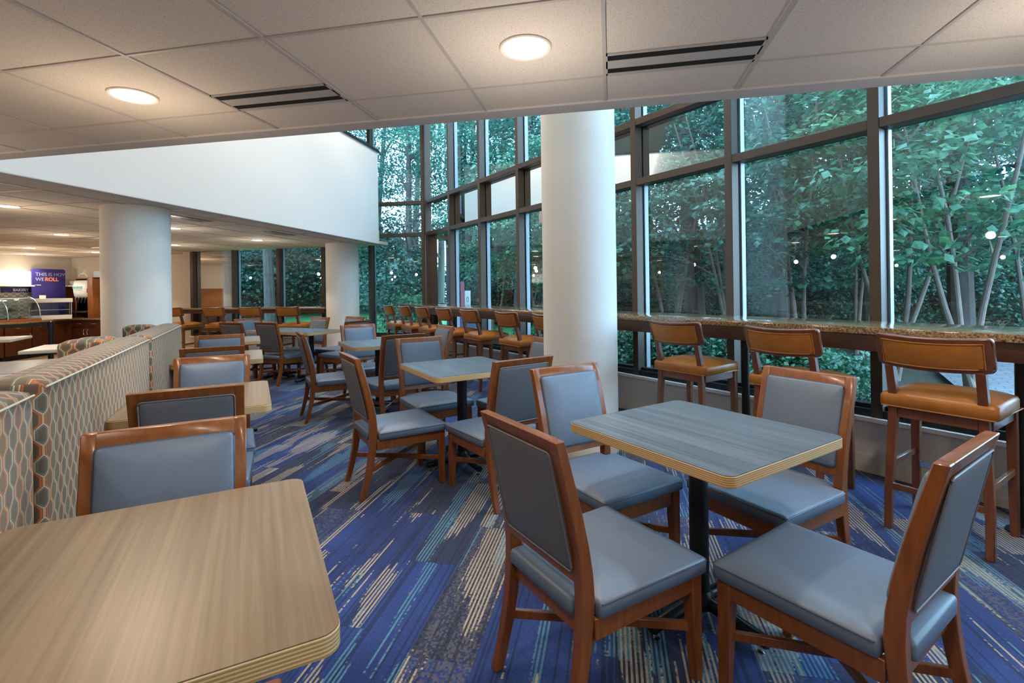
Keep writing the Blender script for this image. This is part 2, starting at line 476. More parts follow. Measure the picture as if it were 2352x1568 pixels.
# dropped ceilings with their tee bars
def ceiling(poly, xr, yr, clip):
    c = struct('ceiling', MB().prism(poly, CZ+.004, CZ+.06), M['ceiling_tile'])
    g = MB()
    i0, i1 = math.ceil((xr[0]-OX)/TILE), math.floor((xr[1]-OX)/TILE)
    for i in range(i0, i1+1):
        x = OX+TILE*i; y0, y1 = clip('x', x)
        if y1 > y0+.05: g.box(x-.007, x+.007, y0, y1, CZ-.001, CZ+.005)
    j0, j1 = math.ceil((yr[0]-OY)/TILE), math.floor((yr[1]-OY)/TILE)
    for j in range(j0, j1+1):
        y = OY+TILE*j; x0, x1 = clip('y', y)
        if x1 > x0+.05: g.box(x0, x1, y-.006, y+.006, CZ-.0005, CZ+.005)
    g.build('tee_grid', M['tee_bar'], c, smooth=False)
    return c
def clip_front(ax, v):
    if ax == 'x': return (YF, min(2.49, DW+.25-v))
    return (XL, min(XR, DW+.25-v))
ceiling([(XL-.1,YF-.1),(XR+.1,YF-.1),(XR+.1,.55),(3.45,2.60),(3.42,2.60),(XL-.1,2.60)], (XL,XR), (YF,2.49), clip_front)
def clip_left(ax, v):
    if ax == 'x': return (2.60, YB if v > XJ else YK)
    return (XL if v < YB else XL, -4.575)
ceiling([(XL-.1,2.60),(-4.45,2.60),(-4.45,YB+.05),(XJ,YB+.05),(XJ,YK+.05),(XL-.1,YK+.05)], (XL,-4.58), (2.7,YK), clip_left)
# flat plaster borders where the low ceilings meet the tall hall
b = MB(); b.prism([(-4.62,2.49),(3.40,2.49),(3.36,2.60),(XW,2.60),(XW,2.63),(-4.62,2.63)], CZ-.006, CZ+.05)
struct('trim_1', b, M['soffit'], label='flat plaster border along the open edge of the low ceiling', cat='ceiling border')
b = MB().prism([(-4.575,2.63),(XW,2.63),(XW,8.97),(-4.575,8.97)], CZ-.006, CZ+.0015)
struct('trim_2', b, M['soffit'], label='flat plaster border under the white balcony wall', cat='ceiling border')
# fascia above the border and the white balcony front
struct('wall_front', MB().box(XW, 3.40, 2.49, 2.63, CZ+.05, ZT), M['wall_white'])
struct('wall_balcony', MB().box(-4.60, XW, 2.49, 8.97, CZ+.002, 4.06), M['wall_white'],
       label='tall blank white balcony wall over the left low ceiling', cat='wall')
struct('trim_3', MB().box(-4.63, XW+.03, 2.63, 9.00, 4.06, 4.10), M['bronze_dark'], label='dark cap rail on top of the white balcony wall', cat='rail')
struct('floor_upper', MB().box(-9.0, -4.60, 2.5, YB-.02, CZ+.10, CZ+.30), M['wall_cream'])
struct('wall_upper', MB().box(-9.1, -9.0, 2.5, YB, CZ+.30, ZT), M['wall_cream'])
struct('wall_upper', MB().box(-9.0, XW, 2.42, 2.49, CZ+.30, ZT), M['wall_white'])
struct('ceiling', MB().prism([(-9.1,2.42),(3.45,2.42),(3.45,2.55),(XC+.1,YB+.25),(-9.1,YB+.25)], ZT, ZT+.1), M['wall_white'])
# outer walls of the room
struct('wall_left', MB().box(XL-.15, XL, YF, YK, 0, CZ+.02), M['wall_cream'])
struct('wall_kitchen', MB().box(XL-.15, XJ, YK, YK+.15, 0, CZ+.02), M['wall_cream'])
struct('wall_jog', MB().box(XJ-.0, XJ+.06, YB-.0, YK+.15, 0, CZ+.02), M['wall_cream'])
struct('wall_back', MB().box(XJ+.06, -9.16, YB, YB+.2, 0, CZ+.02), M['wall_cream'])
struct('wall_rear', MB().box(XL-.15, XR+.15, YF-.15, YF, 0, CZ+.02), M['wall_cream'])
struct('wall_right', MB().box(XR, XR+.15, YF, .40, 0, CZ+.02), M['wall_cream'])

# window walls: every bay is a window of its own, local x along the wall, local y outwards
SW = [0.045, 1.048, 2.158, 3.268, 4.378, 5.488, 6.598, 7.708, 8.818, 9.928, 11.038, 12.148, 12.9]
BX = [-9.12, -8.06, -6.96, -5.90, -4.83, -3.665]
T1, T2, SILL = 3.151, 2.509, .40
nwin = [0]
def bay(origin, rz, w, first=False, mull=True):
    nwin[0] += 1
    e = bpy.data.objects.new('window_%d' % nwin[0], None); COL.objects.link(e); e.empty_display_size = .1
    e.location = origin; e.rotation_euler = (0,0,rz); e['kind'] = 'structure'
    hw = .036
    if mull:
        b = MB().box(-hw, hw, -.004, .10, SILL+.0, ZT)
        f = b.build('mullion', M['bronze_frame'], e, bevel=.003, seg=1)
        g = MB().box(-hw*.7, hw*.7, .10, .113, SILL, ZT); g.build('gasket', M['gasket'], e, smooth=False)
        g = MB().box(-hw-.016, hw+.016, .113, .175, SILL, ZT); g.build('outer_frame', M['frame_outer'], e, bevel=.003, seg=1)
    for zt in (T1, T2):
        b = MB().box(hw, w-hw, 0, .10, zt-.072, zt); b.build('transom', M['bronze_frame'], e, bevel=.003, seg=1)
        b = MB().box(hw, w-hw, .10, .175, zt-.062, zt-.012); b.build('outer_transom', M['bronze_dark'], e, smooth=False)
    b = MB().box(hw, w-hw, .005, .16, SILL, SILL+.055); b.build('bottom_frame', M['bronze_dark'], e, bevel=.003, seg=1)
    b = MB().box(hw, w-hw, .045, .115, SILL+.055, SILL+.085); b.build('glazing_stop', M['bronze_dark'], e, bevel=.003, seg=1)
    for z0, z1 in ((SILL+.07, T2-.05), (T2-.02, T1-.05), (T1-.02, ZT)):
        p = MB().add([(hw*.5,.108,z0),(w-hw*.5,.108,z0),(w-hw*.5,.108,z1),(hw*.5,.108,z1)], [(0,1,2,3)])
        p.build('pane', M['window_glass'], e, smooth=False)
    return e
for i in range(len(SW)-1):
    s = SW[i]
    bay((XC+s/S2, YC-s/S2, 0), R(-45), SW[i+1]-s, mull=i > 0)
for i in range(len(BX)-1):
    bay((BX[i], YB, 0), 0.0, BX[i+1]-BX[i])
# corner post where the two glass walls meet
b = MB().prism([(XC-.085,YC-.004),(XC-.028,YC-.004),(XC+.030,YC-.052),(XC+.12,YC+.03),(XC+.02,YC+.17),(XC-.085,YC+.17)], SILL, ZT)
struct('trim_4', b, M['bronze_frame'], label='broad bronze corner post between the two glass walls', cat='post')
# knee walls, cove base and the white sill strips
def low_wall(name, origin, rz, L, n):
    k = MB().box(0, L, 0, .20, 0, .372); k.box
    o = struct('wall_%s' % name, k, M['knee_wall']); o.location = origin; o.rotation_euler = (0,0,rz)
    c = struct('baseboard_%s' % name, MB().box(0, L, -.009, 0, 0, .135), M['cove_base'], bevel=.003, seg=1); c.location = origin; c.rotation_euler = (0,0,rz)
    t = struct('trim_%d' % n, MB().box(0, L, -.035, .20, .372, .402), M['white_paint'], label='white sill strip under the %s glass wall' % name, cat='sill', bevel=.004)
    t.location = origin; t.rotation_euler = (0,0,rz)
low_wall('window', (XC,YC,0), R(-45), 12.9, 5)
low_wall('far', (-9.16,YB,0), 0, 9.16+XC, 6)

# round plaster columns
def column(x, y, top, label):
    r = .31
    o = struct('column', MB().lathe([(r,0),(r,top)], (0,0), 64), M['column_plaster'], label=label, cat='column', angle=60)
    o.location = (x,y,0)
    b = MB().lathe([(r+.012,0),(r+.012,.095),(r+.006,.105),(r+.0005,.108)], (0,0), 64).build('base_ring', M['cove_base'], o, angle=60)
    return o
colm = column(-.257, 4.225, ZT, 'tall thick white column standing free beside the stone window bar')
column(-5.04, 4.46, CZ+.003, 'thick white column rising behind the patterned booths')
column(-5.17, 8.88, CZ+.003, 'white column at the right end of the far bar')
s = thing('wall_sensor', 'small cream sensor box fixed high on the free-standing white column', 'sensor', (-.257-.308*.98, 4.225-.06, 1.95))
MB().box(-.022,.012,-.03,.03,-.048,.048).build('housing', M['white_plastic'], s, bevel=.006)
MB().box(-.026,-.020,-.018,.018,-.035,.030).build('cover', M['white_paint'], s, bevel=.002)

# recessed lamps
LAMPS = []
def downlight(x, y, label, power=38, z=CZ, col=(1.0,.87,.70), spot=112, r=.083):
    t = thing('downlight', label, 'ceiling light', (x,y,z), 0, 'round recessed ceiling lights')
    MB().lathe([(r+.002,-.001),(r+.014,-.004),(r+.018,-.001),(r+.018,.003),(r+.002,.003)], (0,0), 40, cap=False).build('trim_ring', M['lamp_trim'], t)
    MB().lathe([(r+.003,-.0015),(r+.003,.002)], (0,0), 40).build('lens', M['lamp_white'], t)
    l = bpy.data.lights.new('downlight_beam', 'SPOT'); l.energy = power*.62; l.color = col; l.spot_size = R(spot); l.spot_blend = .22; l.shadow_soft_size = .05; l.specular_factor = .3
    o = bpy.data.objects.new('downlight_beam', l); COL.objects.link(o); o.location = (0,0,-.02); o.parent = t
    l = bpy.data.lights.new('ceiling_fill', 'POINT'); l.energy = power*.10; l.specular_factor = 0.0; l.color = col; l.shadow_soft_size = .04  # added fill light hanging unseen below the fixture, brightens the ceiling
    o = bpy.data.objects.new('ceiling_fill', l); COL.objects.link(o); o.location = (0,0,-.42); o.parent = t
    return t
WARM = (1.0,.80,.58); NEUT = (1.0,.88,.74)
downlight(-2.178,1.921,'round ceiling light left of the slot vent over the front brown table', 55, col=WARM)
downlight(-.308,1.878,'round ceiling light between the two slot vents in front of the tall column', 55, col=NEUT)
downlight(1.50,1.90,'round ceiling light at the right end of the front row', 55, col=NEUT)
for x in (-4.05,-5.9,-7.8,-9.7): downlight(x,1.90,'round ceiling light in the front row left of the brown table', 55, col=WARM)
for x in (-5.9,-2.178,-.308,1.50,3.3): downlight(x,.05,'round ceiling light in the row above the photographer', 50, col=NEUT)
for x in (-9.7,-5.9,-2.178,1.50,3.3): downlight(x,-1.95,'round ceiling light in the rear row of the low ceiling', 45, col=WARM)
downlight(-6.10,3.99,'round ceiling light cut by the left edge beside the balcony wall', 50, col=WARM)
downlight(-8.24,6.07,'round ceiling light in front of the wide slot vent over the serving area', 50, col=WARM)
downlight(-11.08,7.58,'round ceiling light over the serving counter end', 70, col=WARM)
downlight(-12.75,8.75,'round ceiling light above the purple sign at the bakery counter', 60, col=WARM)
downlight(-11.0,8.80,'round ceiling light just left of the booth column above the juice machine', 60, col=WARM)
downlight(-12.7,7.2,'round ceiling light over the bakery case', 70, col=WARM)
downlight(-12.0,4.2,'round ceiling light over the left serving wall', 70, col=WARM)
downlight(-6.06,5.92,'round ceiling light peeping past the right edge of the booth column, upper', 45, col=NEUT)
downlight(-8.13,7.96,'round ceiling light peeping past the right edge of the booth column, lower', 45, col=NEUT)
downlight(-6.12,7.69,'round ceiling light over the far bar stools', 50, col=NEUT)
for x, y in ((-3.2,4.2),(-3.2,6.0),(-1.6,4.9),(-3.6,7.8),(.6,3.9)):
    downlight(x,y,'round light in the high ceiling of the tall hall', 115, ZT, NEUT, 120, .11)

# slot air vents let into the tiles
def slot_vent(x, y, label, L=.596, rz=0.0, W=.165):
    t = thing('slot_vent', label, 'air vent', (x,y,CZ), rz, 'slot air vents')
    b = MB()
    for y0, y1 in ((-W/2-.012,-W/2),(-W/2+.047,W/2-.047),(W/2,W/2+.022)): b.box(-L/2, L/2, y0, y1, -.0025, .003)
    for x0 in (-L/2, L/2-.006): b.box(x0, x0+.006, -W/2-.012, W/2+.022, -.0025, .003)
    b.build('blade_frame', M['vent_face'], t, smooth=False)
    MB().box(-L/2+.004, L/2-.004, -W/2-.003, W/2+.003, -.0005, .0035).build('slot_opening', M['void_black'], t, smooth=False)
slot_vent(-1.535, 2.092, 'black slot vent beside the left front ceiling light')
slot_vent(.294, 2.092, 'black slot vent to the right of the middle ceiling light')
slot_vent(-5.10, 5.20, 'slot vent beside the top of the booth column', rz=R(90))
slot_vent(-5.12, 6.93, 'slot vent over the tables, between the booth column and the far column', rz=R(90))
slot_vent(-8.2, 6.55, 'slot vent left of the booth column over the serving area', .9)
slot_vent(-9.6, 7.9, 'slot vent furthest back over the serving area', .9)
# ------------------------------------------------------------------ dining chairs
def lerp(tab, z):
    for (a, b), (c, d) in zip(tab, tab[1:]):
        if z <= c: return b + (d-b)*(z-a)/(c-a)
    return tab[-1][1]
YBK = [(0,-.294),(.06,-.276),(.13,-.258),(.22,-.240),(.34,-.226),(.46,-.222),(.56,-.233),(.70,-.262),(.915,-.318)]
DEP = [(0,.034),(.12,.037),(.25,.042),(.44,.049),(.60,.043),(.915,.034)]
XO = [(0,.214),(.44,.218),(.915,.224)]
def make_chair(label):
    t = thing('dining_chair', label, 'chair')
    wood = M['cherry_wood']
    zs = [0,.03,.06,.10,.14,.18,.23,.29,.36,.43,.50,.58,.68,.80,.915]
    for sx in (-1, 1):
        secs = []
        for z in zs:
            xo = lerp(XO, z); xi = xo-(.034 + .006*min(1, z/.4)); y0 = lerp(YBK, z); y1 = y0+lerp(DEP, z)
            secs.append([(sx*xo,y0,z),(sx*xi,y0,z),(sx*xi,y1,z),(sx*xo,y1,z)])
        if sx < 0: secs = [s[::-1] for s in secs]
        MB().loft(secs).build('leg', wood, t, bevel=.003, seg=1)
    for sx in (-1, 1):
        secs = []
        for z, w in ((0,.034),(.30,.046),(.372,.046)):
            xo = .2275*sx; xi = xo - sx*w; y1 = .294; y0 = y1-w
            q = [(xo,y0,z),(xi,y0,z),(xi,y1,z),(xo,y1,z)]
            secs.append(q if sx > 0 else q[::-1])
        MB().loft(secs).build('leg', wood, t, bevel=.003, seg=1)
    b = MB()
    b.box(-.183,.183,.262,.286,.308,.372)
    for sx in (-1, 1): b.beam((sx*.212,-.18,.340),(sx*.212,.25,.340),.022,.064)
    b.box(-.182,.182,-.205,-.183,.308,.372)
    b.build('seat_frame', wood, t, bevel=.002, seg=1)
    for nm, z0, z1 in (('top_rail',.868,.915),('lower_rail',.474,.512)):
        secs = []
        for x in (-.186,.186):
            secs.append([(x,lerp(YBK,z0),z0),(x,lerp(YBK,z0)+lerp(DEP,z0),z0),(x,lerp(YBK,z1)+lerp(DEP,z1),z1),(x,lerp(YBK,z1),z1)])
        MB().loft(secs).build(nm, wood, t, bevel=.002, seg=1)
    for q, dz in ((1,0),(-1,.0005)):
        MB().beam((q*.198,-.226,.178+dz),(-q*.205,.272,.178+dz),.018,.030).build('cross_stretcher', wood, t, bevel=.002, seg=1)
    half = [(.2485,.298,-1,-1,((-1,0),(0,-1))), (.2360,-.170,-1,1,((0,1),(-1,0))), (.1740,-.170,-1,1,None), (.1740,-.232,-1,1,((0,1),(-1,0)))]
    seat = MB().tcushion(half, .372, .426, .019).build('seat', M['blue_vinyl'], t, angle=60)
    lp = [(.2415,.2985),(.249,.291),(.2365,-.163),(-.2365,-.163),(-.249,.291),(-.2415,.2985)]
    MB().tube([(x, y, .4165) for x, y in lp[2::-1]] + [(x, y, .4165) for x, y in lp[:2:-1]], .0024, 6).build('piping', M['blue_piping'], seat)
    # backrest pads: frame plane between z=.50 and z=.88
    def plane(front):
        za, zb = .490, .892
        ya = lerp(YBK,za) + (lerp(DEP,za) if front else 0); yb = lerp(YBK,zb) + (lerp(DEP,zb) if front else 0)
        up = Vector((0, yb-ya, zb-za)).normalized(); nrm = Vector((0, up.z, -up.y))
        if not front: nrm = -nrm
        o = Vector((0,(ya+yb)/2,(za+zb)/2))
        return lambda x, y, z: tuple(o + Vector((x,0,0)) + up*y + nrm*z)
    for nm, front, w, d, z0, z1, cr, mt, pm in (('back_cushion',True,.370,.372,-.016,.016,.016,'blue_vinyl','blue_piping'),
                                               ('rear_panel',False,.366,.372,-.012,.004,.003,'grey_vinyl','grey_piping')):
        b = MB().cushion(w, d, z0, z1, cr, rad=.014, edge=.008); b.xf(plane(front))
        p = b.build(nm, M[mt], t, angle=60)
        hw, hd = w/2+.001, d/2+.001
        lp = []
        for cx, cy, a0 in ((1,1,0),(-1,1,90),(-1,-1,180),(1,-1,270)):
            for k in range(4):
                a = R(a0+30*k); lp.append((cx*(hw-.014)+.014*math.cos(a), cy*(hd-.014)+.014*math.sin(a), .004 if front else .003))
        f = plane(front)
        MB().tube([f(*q) for q in lp], .0042 if front else .0035, 6, closed=True).build('piping', M[pm], p)
    return t

chair0 = None
def chair(x, y, deg, label, group):
    global chair0
    rz = R(deg-90)
    if chair0 is None:
        chair0 = make_chair(label); chair0.location = (x,y,0); chair0.rotation_euler = (0,0,rz); chair0['group'] = group
        return chair0
    return dup(chair0, (x,y,0), rz, label, group)
G1 = 'chairs around the nearest blue-grey table'; G2 = 'chairs around the middle blue-grey table'
G3 = 'chairs around the third blue-grey table'; G4 = 'chairs around the two joined tables'; G5 = 'chairs along the brown booth-side tables'
chair(-.076,1.749,43.0,'near dining chair with its grey back panel to us, left of the nearest blue-grey table', G1)
chair(.707,1.719,135.8,'dining chair at the lower right corner, angled away, on the nearest blue-grey table', G1)
chair(-.052,2.532,-47.7,'blue-backed dining chair in front of the tall column, left behind the nearest table', G1)
chair(.734,2.509,-139.0,'dining chair with a pale grey cushion between nearest table and the middle bar stool', G1)
chair(-1.516,3.251,43.0,'dining chair seen from its side with grey back, front left of the middle blue-grey table', G2)
chair(-.746,3.219,136.0,'dining chair with deep blue rear panel overlapping the blue one before the column', G2)
chair(-1.514,4.036,-46.7,'dining chair with bright blue cushion facing us behind the middle blue-grey table', G2)
chair(-.734,4.028,-135.2,'grey-cushioned dining chair half hidden beside the foot of the tall column', G2)
chair(-2.987,4.856,41.0,'dining chair with thin side-on back standing alone at the left of the third table', G3)
chair(-2.212,4.736,137.6,'dining chair with dark blue rear panel right of the third table', G3)
chair(-2.967,5.632,-41.7,'dining chair with wide blue cushion facing us behind the third table', G3)
chair(-2.173,5.461,-137.6,'grey-cushioned dining chair in front of the far stools, behind the third table', G3)
chair(-4.80,6.555,77,'dining chair with grey rear panel at the near side of the two joined tables', G4)
chair(-5.36,6.52,80,'dining chair with grey rear panel left of the joined tables, partly behind blue one', G4)
chair(-5.68,7.12,-20,'dining chair with blue cushion at the left end of the joined tables below bar stool', G4)
chair(-4.92,7.28,-110,'grey-cushioned dining chair behind the joined tables, left of the far column', G4)
chair(-3.90,6.74,158,'dining chair with narrow blue rear panel at the right end of the joined tables', G4)
chair(-4.36,7.40,-112,'grey-cushioned dining chair directly in front of the far column foot', G4)
chair(-1.243,1.140,-51,'large dining chair facing us, tucked under the nearest brown table', G5)
chair(-2.061,2.134,128,'dining chair with dark rear panel, back to back with the nearest booth-side chair', G5)
chair(-2.482,2.676,-51,'dining chair with grey cushion facing us at the second brown table', G5)
chair(-3.308,3.629,129,'dining chair showing only a dark strip of rear panel at the third brown table', G5)
chair(-3.776,4.178,-51,'furthest booth-side dining chair, blue cushion facing us over the third brown table', G5)
chair(-.722,.572,129,'dining chair of which only the top wooden corner shows at the bottom edge', G5)

# ------------------------------------------------------------------ tables
def make_table(label, w, l, lam, rad=.035):
    t = thing('cafe_table', label, 'table')
    def outline(ww, ll, rr):
        p = []
        for cx, cy, a0 in ((1,1,0),(-1,1,90),(-1,-1,180),(1,-1,270)):
            for k in range(7):
                a = R(a0+15*k); p.append((cx*(ww/2-rr)+rr*math.cos(a), cy*(ll/2-rr)+rr*math.sin(a)))
        return p
    top = MB().prism(outline(w, l, rad), .7205, .7575).build('tabletop', M['plywood_edge'], t, bevel=.0015, seg=1, angle=30)
    MB().prism(outline(w-.002, l-.002, rad), .7575, .7600).build('laminate', M[lam], t, angle=30)
    b = MB().lathe([(.038,.035),(.038,.714)], (0,0), 28); b.build('column', M['black_metal'], t)
    MB().box(-.14,.14,-.14,.14,.712,.7205).build('mounting_plate', M['black_metal'], t, bevel=.002, seg=1)
    MB().lathe([(.055,.040),(.055,.085),(.040,.105)], (0,0), 28).build('hub', M['black_metal'], t)
    for k in range(4):
        a = R(90*k); c, s = math.cos(a), math.sin(a)
        arm = MB().tube([(c*.03,s*.03,.066),(c*.285,s*.285,.047),(c*.292,s*.292,.0465)], [.026,.024,.019], 14).build('base_foot', M['black_metal'], t)
        MB().lathe([(.012,0),(.014,.004),(.005,.008),(.005,.026)], (c*.262,s*.262), 12).build('glide', M['chrome'], arm)
    return t
def table(x, y, deg, label, w, l, lam, group, proto={}):
    key = (w, l, lam)
    if key not in proto:
        t = make_table(label, w, l, lam); proto[key] = t
        t.location = (x,y,0); t.rotation_euler = (0,0,R(deg)); t['group'] = group
        return t
    return dup(proto[key], (x,y,0), R(deg), label, group)
GT = 'blue-grey tables in the open room'; GB = 'brown tables along the booth backs'
table(.3445,2.140,43.8,'nearest square blue-grey table, its top uncovered, at the right', .732,.786,'blue_laminate', GT)
table(-1.135,3.660,42,'square blue-grey table in the middle of the room, second nearest of its colour', .732,.786,'blue_laminate', GT)
table(-2.60,5.21,42.5,'square blue-grey table third nearest, partly behind a dark blue chair', .732,.786,'blue_laminate', GT)
table(-4.43,6.70,-16,'right one of the two blue-grey tables pushed together before the far column', .70,.68,'blue_laminate', GT)
table(-5.105,6.895,-16,'left one of the two blue-grey tables pushed together before the far bar', .70,.68,'blue_laminate', GT)
BU = Vector((math.cos(R(129)), math.sin(R(129)))); BN = Vector((BU.y, -BU.x)); BK = -.614
def bp(al, ac): v = BU*al + BN*(BK+ac); return v.x, v.y
for al, ac, lab in ((1.295,.400,'large brown wood-grain table filling the lower left corner'),
                    (3.280,.350,'brown wood-grain table second along the patterned booths'),
                    (5.290,.345,'brown wood-grain table third along the patterned booths'),
                    (7.130,.345,'brown wood-grain table past the booth end, mostly hidden by a blue chair')):
    x, y = bp(al, ac)
    table(x, y, 129-90, lab, .69,.80,'walnut_laminate', GB)

# ------------------------------------------------------------------ booths with patterned backs
def booth(a0, a1, top, label, ends=(True, True)):
    L = a1-a0; x, y = bp(a0, 0)
    t = thing('booth_bench', label, 'booth', (x,y,0), R(129), 'patterned booth benches')      # local x along the row, local y away from the room
    # in this frame +y points to the serving side (left of BU is +y = -BN)
    def slab(x0, x1, y0, y1, z0, z1, r=.03):
        w, d = x1-x0, y1-y0
        b = MB().cushion(w, d, z0, z1, .012, rad=.022, edge=.022)
        return b.xf(lambda px, py, pz: (px+(x0+x1)/2, py+(y0+y1)/2, pz))
    bk = slab(0, L, 0, .185, .05, top-.012).build('back_panel', M['booth_fabric'], t, angle=50)
    z = top-.030
    MB().tube([(.010,-.001,z),(L-.010,-.001,z)], .0035, 6).build('piping', M['booth_piping'], bk)
    if ends[0]: slab(0, .17, .19, .43, .05, top-.012).build('wing_panel', M['booth_fabric'], t, angle=50)
    if ends[1]: slab(L-.17, L, .19, .43, .05, top-.012).build('wing_panel', M['booth_fabric'], t, angle=50)
    slab(.175 if ends[0] else .01, L-.175 if ends[1] else L-.01, .19, .62, .30, .45).build('seat_cushion', M['booth_fabric'], t, angle=50)
    MB().box(.20, L-.20, .21, .58, .05, .299).build('seat_base', M['dark_wood'], t, bevel=.003)
    MB().box(.03, L-.03, .03, .16, 0, .05).build('plinth', M['rubber'], t)
    return t
booth(.35, 2.085, 1.062, 'patterned booth back cut by the left edge, nearest to us', (True, False))
booth(2.170, 4.045, 1.072, 'long patterned booth back with seam, middle of the row')
booth(4.125, 5.72, 1.066, 'patterned booth back furthest along the row, ending before the white column')
for (x, y), deg, w, l, lab in (((-4.83,3.22),39,.62,.95,'grey-topped table on the serving side of the middle booth'),
                               ((-6.15,4.54),39,.55,.75,'white-edged table end showing left of the booth wing'),
                               ((-8.38,5.27),39,.62,.75,'white-edged table in front of the dark serving cabinets')):
    t = thing('booth_table', lab, 'table', (x,y,0), R(deg), 'tables on the serving side of the booths')
    MB().box(-w/2,w/2,-l/2,l/2,.725,.757).build('tabletop', M['white_plastic'], t, bevel=.003)
    MB().box(-w/2+.002,w/2-.002,-l/2+.002,l/2-.002,.757,.760).build('laminate', M['blue_laminate'] if w > .6 and l > .9 else M['white_plastic'], t)
    MB().lathe([(.19,0),(.19,.012),(.05,.03),(.038,.05),(.038,.725)], (0,0), 24).build('pedestal', M['black_metal'], t)

# ------------------------------------------------------------------ stone bars along the glass
def bar(name, label, L, d0, d1, zt, th, apron_h, loc, rz, poles):
    t = thing('bar_counter', label, 'bar counter', loc, rz)
    MB().box(0, L, d0, d1, zt-th, zt).build('stone_top', M['granite'], t, bevel=.004)
    MB().box(.02, L-.02, d0+.035, d0+.060, zt-th-apron_h, zt-th).build('apron', M['dark_wood'], t, bevel=.002)
    MB().box(.02, L-.02, d1-.035, d1-.012, zt-th-apron_h*.8, zt-th).build('rear_rail', M['dark_wood'], t)
    for p in poles:
        l = MB().lathe([(.030,.015),(.030,zt-th)], (p, d0+.30), 20).build('support_post', M['black_metal'], t)
        MB().lathe([(.075,0),(.078,.006),(.072,.014),(.045,.018),(.036,.035)], (p, d0+.30), 24).build('floor_flange', M['black_metal'], l)
    return t
# right bar: local x along the 45 degree glass wall from the corner
def sx(x, y): return ((x-XC)-(y-YC))/S2
bar('bar_counter', 'long brown granite bar running along the tall angled window wall', 11.3, -.624, -.028, 1.085, .042, .105, (XC,YC,0), R(-45),
    [sx(-3.30,8.58), sx(-2.536,7.816), sx(-.80,6.08), sx(1.051,4.229), sx(2.157,3.123), sx(4.0,1.28)])
bar('bar_counter', 'brown granite bar under the far windows behind the joined tables', 3.62, -.62, -.012, 1.040, .034, .080, (-9.11,YB,0), 0, [.95, 2.45, 3.50])

